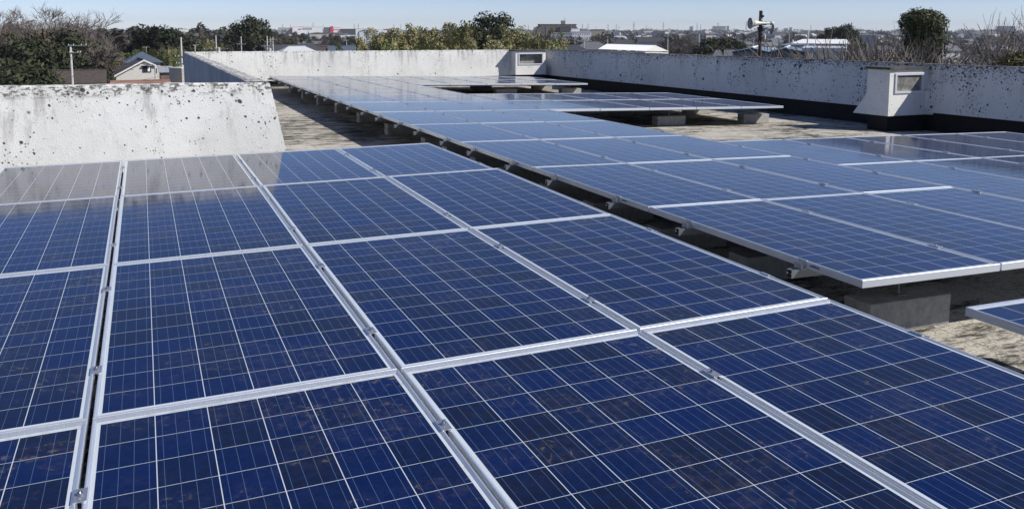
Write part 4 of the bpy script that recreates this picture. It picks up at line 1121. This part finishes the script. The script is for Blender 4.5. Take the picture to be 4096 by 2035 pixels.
# ---- larger buildings ---------------------------------------------
def boxb(name, label, px0, px1, yt, Z, depth, mats, rotx=0.0, group=None, roofband=None):
    s = Z/3420.8; cx = (px0+px1)/2; w_ = (px1-px0)*s; H = at(cx, yt, Z).z-GZ
    o = thing(name, label, "building", gp(cx, Z), face_rot(cx, rotx), group); m = MB(); m.box((-w_/2,0,0),(w_/2,depth,H)); m.build("wall", mats[0], o)
    m = MB(); m.box((-w_/2-.3,-.3,H+.01),(w_/2+.3,depth+.3,H+.5)); m.build("roof", mats[1], o)
    return o, w_, H, s
def windows(o, w_, H, nx, nz, z0, z1, ww, wh, y=-.05, mat=None):
    for i in range(nx):
        for j in range(nz):
            cx = -w_/2 + w_*(i+.5)/nx; cz = z0 + (z1-z0)*(j+.5)/nz
            m = MB(); m.box((cx-ww/2,y,cz-wh/2),(cx+ww/2,y+.1,cz+wh/2)); m.build("window", mat or M_glass, o)
# white hipped bright roof
Z = 150.0; s = Z/3420.8; wr = thing("hall", "hall with a brilliant white metal roof and pale hipped right end", "hall", gp(2530, Z), face_rot(2530, 0))
def wp(px, y, dy): 
    k = (Z+dy)/Z; return ((px-2530)*s*k, dy, at(2530, y, Z+dy).z-GZ)
rT0, rT1 = wp(2428,177,6), wp(2622,182,6); b0, b1, b2, b3 = wp(2394,197.5,0), wp(2584,204.5,0), wp(2676,206,7), wp(2420,199,12)
m = MB(); m.face([b0,b1,rT1,rT0]); m.face([b3,rT0,rT1,b2]); m.face([b0,rT0,b3]); m.build("roof", simple("bright_white_metal", (.90,.90,.90), .5, var=.02), wr)
m = MB(); m.face([b1,b2,rT1]); m.build("hipped_end", simple("pale_grey_metal", (.55,.53,.50), .6, var=.05), wr)
m = MB(); Q = [b0,b1,b2,b3]
for i in range(4):
    a, b = Q[i], Q[(i+1)%4]; m.face([(a[0]*.98,a[1]+.1,0),(b[0]*.98,b[1]+.1,0),(b[0]*.98,b[1]+.1,b[2]-.2),(a[0]*.98,a[1]+.1,a[2]-.2)])
m.build("wall", M_plaster[1], wr)
# three gabled shed with pale blue roofs
Z = 120.0; s = Z/3420.8; tg = thing("workshop", "workshop with a row of low grey gables and pale blue roofs behind the loudspeaker pole", "workshop", gp(3080, Z), face_rot(3080, -.05))
M_bluer = simple("pale_blue_metal", (.16,.22,.27), .5, var=.1); M_greyw = simple("grey_sheet_wall", (.23,.23,.24), .7, var=.06)
hz = lambda y, zq=Z: at(3080, y, zq).z-GZ
gab = [(2940,3013,3080),(3080,3142,3222)]
m = MB(); r = MB()
for a, b, c in gab:
    xa, xb, xc = [(q-3080)*s for q in (a,b,c)]; ze, zp = hz(211), hz(196.5)
    pass
    slab_roof(r, (xa-.1, ze+.08), (xb, zp+.12), -.35, 16.3, .1); slab_roof(r, (xb+.001, zp+.12), (xc+.1 if c > 3100 else xc-.002, ze+.08), -.35, 16.3, .1)
X0, X1, X2, X3, X4 = [(q-3080)*s for q in (2940,3013,3080,3142,3222)]
pf = [(X0,0),(X4,0),(X4,ze),(X3,zp),(X2,ze),(X1,zp),(X0,ze)]
m.face([(x,0,z) for x, z in pf]); m.face([(x,16,z) for x, z in pf][::-1])
for i in (1, 6): m.face([(pf[i][0],0,pf[i][1]),(pf[(i+1)%7][0],0,pf[(i+1)%7][1]),(pf[(i+1)%7][0],16,pf[(i+1)%7][1]),(pf[i][0],16,pf[i][1])])
m.build("wall", M_greyw, tg, merge=True); r.build("roof", M_bluer, tg)
for a, b, c in gab:
    m = MB(); m.box(((b-3080)*s-.2,-.4,hz(196.5)+.125),((b-3080)*s+.2,16.2,hz(196.5)+.26)); m.build("ridge_cap", M_white, tg)
    xa, xb, xc = [(q-3080)*s for q in (a,b,c)]; m = MB(); slab_roof(m, (xa-.1, hz(211)+.07), (xb-.001, hz(196.5)+.11), -.46, -.36, .3); slab_roof(m, (xb+.001, hz(196.5)+.11), (xc, hz(211)+.07), -.46, -.36, .3); m.build("bargeboard", simple("navy_trim", (.05,.075,.12), .5), tg)
# small grey roofs left of it
for i, (a, b, yt) in enumerate(((2850,2898,201),(2898,2962,200))):
    Z = 135; s = Z/3420.8; o = thing("house", ("left","right")[i]+"-hand one of two low pale grey roofs just over the right parapet", "house", gp((a+b)/2, Z), face_rot(2900, -.03))
    zt = at(2900, yt, Z).z-GZ; house_mesh(o, (b-a)*s-.8, 4, zt-1.0, 1.0, i == 0, M_plaster[0], M_tile[1], 2, .35)
# long white roofed building
Z = 215.0; s = Z/3420.8; lw = thing("long_building", "long white roofed building with a pale blue wall right of the loudspeaker pole", "building", gp(3290, Z), face_rot(3290, -.05))
hz2 = lambda y, zq=215.0: at(3290, y, zq).z-GZ
m = MB(); x0, x1 = (3185-3290)*s, (3395-3290)*s; slo = hz2(175); shi = hz2(158.5)
m.face([(x0-1,-.6,slo),(x1,-.6,slo),(x1-1.0,5.5,shi),(x0+1.6,5.5,shi)]); m.face([(x0-1,-.6,slo-.2),(x0+1.6,5.5,shi-.2),(x1-1,5.5,shi-.2),(x1,-.6,slo-.2)]); m.face([(x0+1.6,5.5,shi),(x1-1,5.5,shi),(x1,11.6,slo),(x0-1,11.6,slo)]); m.face([(x0-1,-.6,slo-.2),(x1,-.6,slo-.2),(x1,-.6,slo),(x0-1,-.6,slo)])
m.build("roof", M_white, lw)
m = MB(); m.box((x0,0,0),(x1-1,11,slo-.25)); m.build("wall", simple("pale_blue_wall", (.30,.38,.46), .7, var=.06), lw)
for px in (3305, 3330, 3352): 
    m = MB(); xx = (px-3290)*s; m.box((xx-.5,-.08,hz2(190)),(xx+.5,-.01,hz2(183))); m.build("window", M_glass, lw)
Z = 190.0; s = Z/3420.8; cn = thing("canopy", "thin pale blue petrol station style canopy left of the long white roof", "canopy", gp(3190, Z), face_rot(3190, 0))
m = MB(); h_ = at(3190, 181, Z).z-GZ; m.hexa([((3118-3190)*s,0,h_-.35),((3255-3190)*s,0,h_-.2),((3262-3190)*s,9,h_-.2),((3150-3190)*s,9,h_-.2),((3118-3190)*s,0,h_-.1),((3255-3190)*s,0,h_+.15),((3262-3190)*s,9,h_+.3),((3150-3190)*s,9,h_+.2)]); m.build("roof", M_bluer, cn)
for px in (3150, 3172, 3225): 
    m = MB(); xx = (px-3190)*s; m.bar((xx,4,0),(xx,4,h_-.3), .16, n=8); m.build("post", M_trim, cn)
Z = 200.0; s = Z/3420.8; cone = thing("spire_roof", "small pale conical tent roof with a red flank above the canopy", "tent roof", gp(3173, Z), 0)
m = MB(); hb, ht = at(3173,174,Z).z-GZ, at(3173,159,Z).z-GZ; m.lathe((0,0,0),(0,0,1),[(hb,.62),(hb+(ht-hb)*.35,.30),(ht,0.02)], 8); m.build("cone", M_trim, cone); m = MB(); m.box((-.4,-.4,0),(.4,.4,hb)); m.build("base", M_tile[4], cone)
# low white parapet strips and depots behind
for i, (a, b, yt, Z, c, nm) in enumerate(((3300,3500,143,420,2,"long flat grey building with a pale roof edge behind the dark tree pair"),(3225,3370,209,105,1,"low flat building whose bright roof edge shows just above the right parapet"),
        (2385,2450,123,1500,1,"beige flat building behind the bright white roof"),(2395,2440,126,1300,2,"blue grey warehouse behind the bright white roof"),(2365,2420,120,1000,3,"low maroon roofed warehouse right of the white low rise"))):
    boxb("depot", nm, a, b, yt, Z, 14, (M_plaster[c] if i != 4 else M_plaster[3], (M_tile[5] if i != 4 else M_tile[4])))
# apartment block
Z = 900.0; s = Z/3420.8; ap = thing("apartment_block", "brown grey stepped apartment block with long balcony bands and a roof penthouse", "apartment block", gp(2222, Z), face_rot(2222, .12))
M_apt = simple("apartment_concrete", (.20,.175,.15), .8, var=.08, scale=.2); M_aptd = simple("apartment_recess", (.06,.058,.06), .7)
hz3 = lambda y: at(2222, y, 900.0).z-GZ
fh = (hz3(96)-hz3(136))/8
m = MB(); z0 = hz3(140)
ext = [(2135,2322),(2135,2320),(2135,2318),(2136,2316),(2138,2314),(2142,2312),(2148,2309),(2156,2305)]
m.box(((2135-2222)*s,0,0),((2324-2222)*s,14,z0-.5))
for i, (a, b) in enumerate(ext): m.box(((a-2222)*s, 1.6, z0+fh*i-.5), ((b-2222)*s, 13.5, z0+fh*(i+1)-.501))
m.build("recessed_wall", M_aptd, ap)
for i, (a, b) in enumerate(ext):
    q = MB(); q.box(((a+ (12 if i<6 else 6)-2222)*s, -.2, z0+fh*i-.3), ((b-2222)*s, 1.59, z0+fh*i+fh*.42)); q.build("balcony", M_apt, ap)
m = MB()
for px in (2150, 2186, 2232, 2285): m.box(((px-2222)*s-.5, -.6, 0), ((px-2222)*s+.5, 1.5, z0+fh*(7 if px > 2160 else 5)-.31))
m.box(((2135-2222)*s-.1,.2,0),((2147-2222)*s,1.55,z0+fh*6)); m.build("pier", M_apt, ap)
m = MB(); m.box(((2155-2222)*s, -.4, z0+fh*8-.5), ((2307-2222)*s, 14, z0+fh*8+.7)); m.build("roof", M_aptd, ap)
m = MB(); m.box(((2248-2222)*s, 3, z0+fh*8+.7), ((2263-2222)*s, 9, hz3(83))); m.build("penthouse", M_apt, ap)
m = MB(); m.bar(((2262-2222)*s, 6, hz3(83)), ((2262-2222)*s, 6, hz3(70)), .25); m.build("mast", M_pylon, ap)
m = MB(); m.box(((2236-2222)*s, -5, 0), ((2280-2222)*s, 1.4, z0+fh*6.4)); m.build("stair_tower", M_aptd, ap)
o, w_, H, s = boxb("low_rise", "lower white building in front of the apartment block's right end", 2282, 2362, 128, 860, 20, (M_white, M_trim)); windows(o, w_, H, 9, 2, H*.35, H*.98, 1.2, 1.0)
o, w_, H, s = boxb("low_rise", "taller white box building against the apartment block's right end", 2285, 2318, 118, 875, 12, (M_white, M_trim)); windows(o, w_, H, 4, 2, H*.4, H*.98, 1.2, 1.0)
o, w_, H, s = boxb("low_rise", "long low grey building in front of the apartment block's foot", 2200, 2290, 134, 845, 12, (M_plaster[2], M_tile[5])); windows(o, w_, H, 12, 1, H*.4, H*.95, 1.3, 1.0)
# shopping buildings
M_redp = simple("red_panel", (.55,.055,.06), .6, var=.05); M_gw = simple("grey_panel", (.36,.37,.41), .7, var=.05)
Z = 1500.0; s = Z/3420.8
o, w_, H, _ = boxb("shopping_centre", "long white shopping building with red and grey panels, leftmost on the skyline", 1171, 1290, 109, Z, 40, (M_white, M_trim))
for a, b, y0, y1, mt in ((1168,1172,111,123,M_redp),(1194,1206,116,119.5,M_redp),(1211,1244,112,119,M_gw),(1243,1247,112,119,M_redp)):
    m = MB(); m.box(((a-1230.5)*s,-.4,at(1230,y1,Z).z-GZ),((b-1230.5)*s,-.05,at(1230,y0,Z).z-GZ)); m.build("wall_panel", mt, o)
m = MB(); m.box(((1198-1230)*s,2,H+.52),((1213-1230)*s,8,at(1230,107,Z).z-GZ)); m.build("roof_sign", M_redp, o)
boxb("shopping_centre", "grey shaded flank building left of the white shopping building", 1113, 1170, 112, Z+5, 40, (M_gw, M_trim))
o, w_, H, _ = boxb("shopping_centre", "grey glass building with sloping left side and a tall red end tower", 1296, 1322, 110.5, Z-60, 30, (simple("grey_glass_wall",(.12,.13,.15),.4), M_trim))
m = MB(); m.box(((1320-1309)*s,-1,0),((1332-1309)*s,14,at(1320,106,Z-60).z-GZ)); m.build("red_tower", M_redp, o)
m = MB(); m.face([((1289-1309)*s,-.3,at(1300,122,Z-60).z-GZ),((1296-1309)*s-.02,-.3,at(1300,122,Z-60).z-GZ),((1296-1309)*s-.02,-.3,H)]); m.build("sloping_side", M_gw, o)
o, w_, H, _ = boxb("shopping_centre", "white building with rounded top and dark window band right of the red tower", 1333, 1364, 111.5, Z-40, 30, (M_white, M_trim)); windows(o, w_, H, 6, 1, H*.72, H*.86, 1.6, 1.6)
boxb("shopping_centre", "thin dark flat roofed building linking the shops and the arched hall", 1364, 1422, 117.5, Z-40, 30, (M_aptd, M_tile[3]))
boxb("shopping_centre", "far white strip building behind the arched hall", 1420, 1492, 116, Z-20, 30, (M_white, M_trim))
Z = 640.0; s = Z/3420.8; ah = thing("arched_hall", "pale blue white hall with an arched roof and small gable windows", "hall", gp(1462, Z), face_rot(1462, .05))
w2 = (1488-1436)*s/2; zs, zc_ = at(1462, 128, Z).z-GZ, at(1462, 119.5, Z).z-GZ
arc = [(-w2+2*w2*i/14, zs + (zc_-zs)*math.sin(math.pi*i/14)) for i in range(15)]
m = MB(); m.face([(-w2,0,0),(w2,0,0)] + [(x,0,z) for x, z in arc[::-1]]); m.face([(-w2,0,0),(-w2,0,zs),(-w2,22,zs),(-w2,22,0)]); m.face([(w2,0,0),(w2,22,0),(w2,22,zs),(w2,0,zs)]); m.build("wall", simple("pale_blue_sheet",(.55,.60,.66),.6,var=.05), ah)
m = MB()
for (xa, za_), (xb, zb_) in zip(arc, arc[1:]): m.face([(xa,-.8,za_+.3),(xb,-.8,zb_+.3),(xb,23,zb_+.3),(xa,23,za_+.3)]); m.face([(xa,-.8,za_),(xb,-.8,zb_),(xb,-.8,zb_+.3),(xa,-.8,za_+.3)])
m.build("roof", M_trim, ah)
for cx, cz, a, b in ((.6,zc_-1.2,.5,.5),(-1.7,zc_-1.9,.25,.2),(1.9,zc_-1.9,.25,.2),(.6,zs-2.7,1.4,.6)):
    m = MB(); m.box((cx-a,-.1,cz-b),(cx+a,-.01,cz+b)); m.build("window", M_gw, ah)
Z = 600.0; s = Z/3420.8; o = thing("house", "house with a bright orange hipped roof below the shopping buildings", "house", gp(1211, Z), face_rot(1211, .2))
zt = at(1211, 153, Z).z-GZ; house_mesh(o, 7.0, 5.5, zt-1.3, 1.3, True, M_plaster[0], simple("orange_tile", (.50,.17,.06), .7, var=.15), 2, .6)
for i, (px, yt, Z, lb, wi, rf, hip) in enumerate(((1155,182,190,"brown gabled house whose dark roof peeks over the far wall at left",4,0,False),(1225,176,240,"house with a broad blue grey hipped roof above the far wall",0,3,True),(1275,181,215,"dusky brown roofed house beside the broad blue grey roof",2,2,True),(1185,188,170,"flat pale grey roof just over the far wall, left of the red roof",2,5,True),(1432,185,160,"blue grey gable just over the far wall before the tall pole",3,3,False),(1310,188,200,"small brown roofed house just over the far wall",2,2,True),(2370,168,250,"wide grey hipped roof left of the bright white roof",2,1,True),(2285,180,230,"dark roofed house with white end walls left of the first pole",1,0,True),(2490,160,330,"large dark hipped roof behind the bright white roof",0,0,True),(2600,150,380,"dark gabled house with a white end wall behind the white roof",1,0,False))):
    o = thing("house", lb, "house", gp(px, Z), face_rot(px, rng.uniform(-.3,.3))); zt = at(px, yt, Z).z-GZ; house_mesh(o, 10.5, 7, zt-1.9, 1.9, hip, M_plaster[wi], M_tile[rf], 2, .6)
# office towers on the horizon
for i, (a, b, yt, nm) in enumerate(((2850,2893,106,"widest hazy office building on the horizon, with a radio mast"),(2758,2772,107,"small hazy pinkish tower on the horizon right of the white roof"),(2893,2903,106,"hazy slab just right of the mast building"),(2906,2916,105,"pale hazy tower right of the mast building"),(3136,3152,114,"hazy dark block on the horizon right of the loudspeakers"),(3157,3168,111,"hazy pale tower right of the dark horizon block"),(3296,3306,113,"hazy block on the horizon left of the dark tree pair"),(3096,3108,113,"faint hazy block nearest right of the loudspeakers"))):
    boxb("office_tower", nm, a, b, yt, 4300, 30, (M_gw if i % 3 else M_plaster[3], M_gw))
p = gp(2872, 4300); Hm = at(2872, 106, 4300).z-GZ; m = MB(); m.bar((0,0,Hm),(0,0,at(2872,92,4300).z-GZ), 2.6, .8, 5); m.bar((0,0,at(2872,97,4300).z-GZ),(0,0,at(2872,95,4300).z-GZ), 5, n=8)
tag(m.build("radio_mast", M_pylon), "radio mast on top of the widest hazy office building", "mast").location = p
boxb("factory", "long low factory roof on the horizon at the far right", 3990, 4055, 106, 2400, 40, (M_gw, M_gw))
# lattice pylons
def pylon_proto(mat):
    o = thing("lattice_pylon", None, "pylon"); m = MB(); H = 60.0; n = 9
    def hw(t): return 4.5*(1-t)**1.25+.5
    for sx in (-1,1):
        for sy in (-1,1):
            for i in range(n): a, b = i/n, (i+1)/n; m.bar((sx*hw(a),sy*hw(a),H*a),(sx*hw(b),sy*hw(b),H*b), .32, n=4, cap=False)
    for i in range(n):
        a, b = i/n, (i+1)/n
        for sy in (-1,1):
            m.bar((-hw(a),sy*hw(a),H*a),(hw(b),sy*hw(b),H*b), .2, n=3, cap=False); m.bar((hw(a),sy*hw(a),H*a),(-hw(b),sy*hw(b),H*b), .2, n=3, cap=False); m.bar((-hw(b),sy*hw(b),H*b),(hw(b),sy*hw(b),H*b), .2, n=3, cap=False)
    m.build("tower", mat, o)
    for z, w_ in ((H*.68,8),(H*.80,7),(H*.92,6)):
        m = MB(); m.bar((-w_,0,z),(0,0,z+1.3), .25, n=4); m.bar((w_,0,z),(0,0,z+1.3), .25, n=4); m.bar((-w_,0,z),(w_,0,z), .25, n=4); m.build("cross_arm", mat, o)
    return Proto(o)
PY = [pylon_proto(M_pylon), pylon_proto(M_pylonR)]
pys = [(1131,98,1),(1162,99,1),(1253,91,0),(1295,99,0),(1417,95,1),(1434,95,0),(1576,97,0),(1604,97,0),(2113,100,1),(2330,97,1),(2352,95,0),(2383,106,0),(2432,97,1),(2465,96,0),(2476,106,0),(2535,89,1),(2585,102,0),(2653,89,0),(2788,94,0),(2802,98,0),(2985,86,0),(3243,101,0),(4078,74,1)]
for i, (px, yt, k) in enumerate(pys):
    H = at(px, yt, 3000).z-GZ; Zz = 3000 if yt > 92 else 2300; H = at(px, yt, Zz).z-GZ
    o = PY[k].get("%s lattice pylon on the horizon, %s from left" % (("grey","red and white")[k], od(i+1)), "lattice pylons on the horizon"); o.location = gp(px, Zz); o.scale = (H/60*.9, H/60*.9, H/60); o.rotation_euler.z = face_rot(px) + rng.uniform(-.5,.5)

# ---- air ----------------------------------------------------------
hz_ = MB(); hz_.box((-6100,-6100,GZ-1),(6100,6100,70))
ho = hz_.build("haze", None and M_dark)
hm = bpy.data.materials.new("thin_haze"); hm.use_nodes = True; t = hm.node_tree; t.nodes.remove(t.nodes["Principled BSDF"])
pv_ = t.nodes.new("ShaderNodeVolumePrincipled"); pv_.inputs["Color"].default_value = (.80,.88,1.0,1); pv_.inputs["Density"].default_value = HAZE; pv_.inputs["Anisotropy"].default_value = .1
t.links.new(pv_.outputs[0], t.nodes["Material Output"].inputs["Volume"])
ho.data.materials.clear(); ho.data.materials.append(hm); tag(ho, "thin bluish haze filling the air over the valley", "haze", kind="stuff")
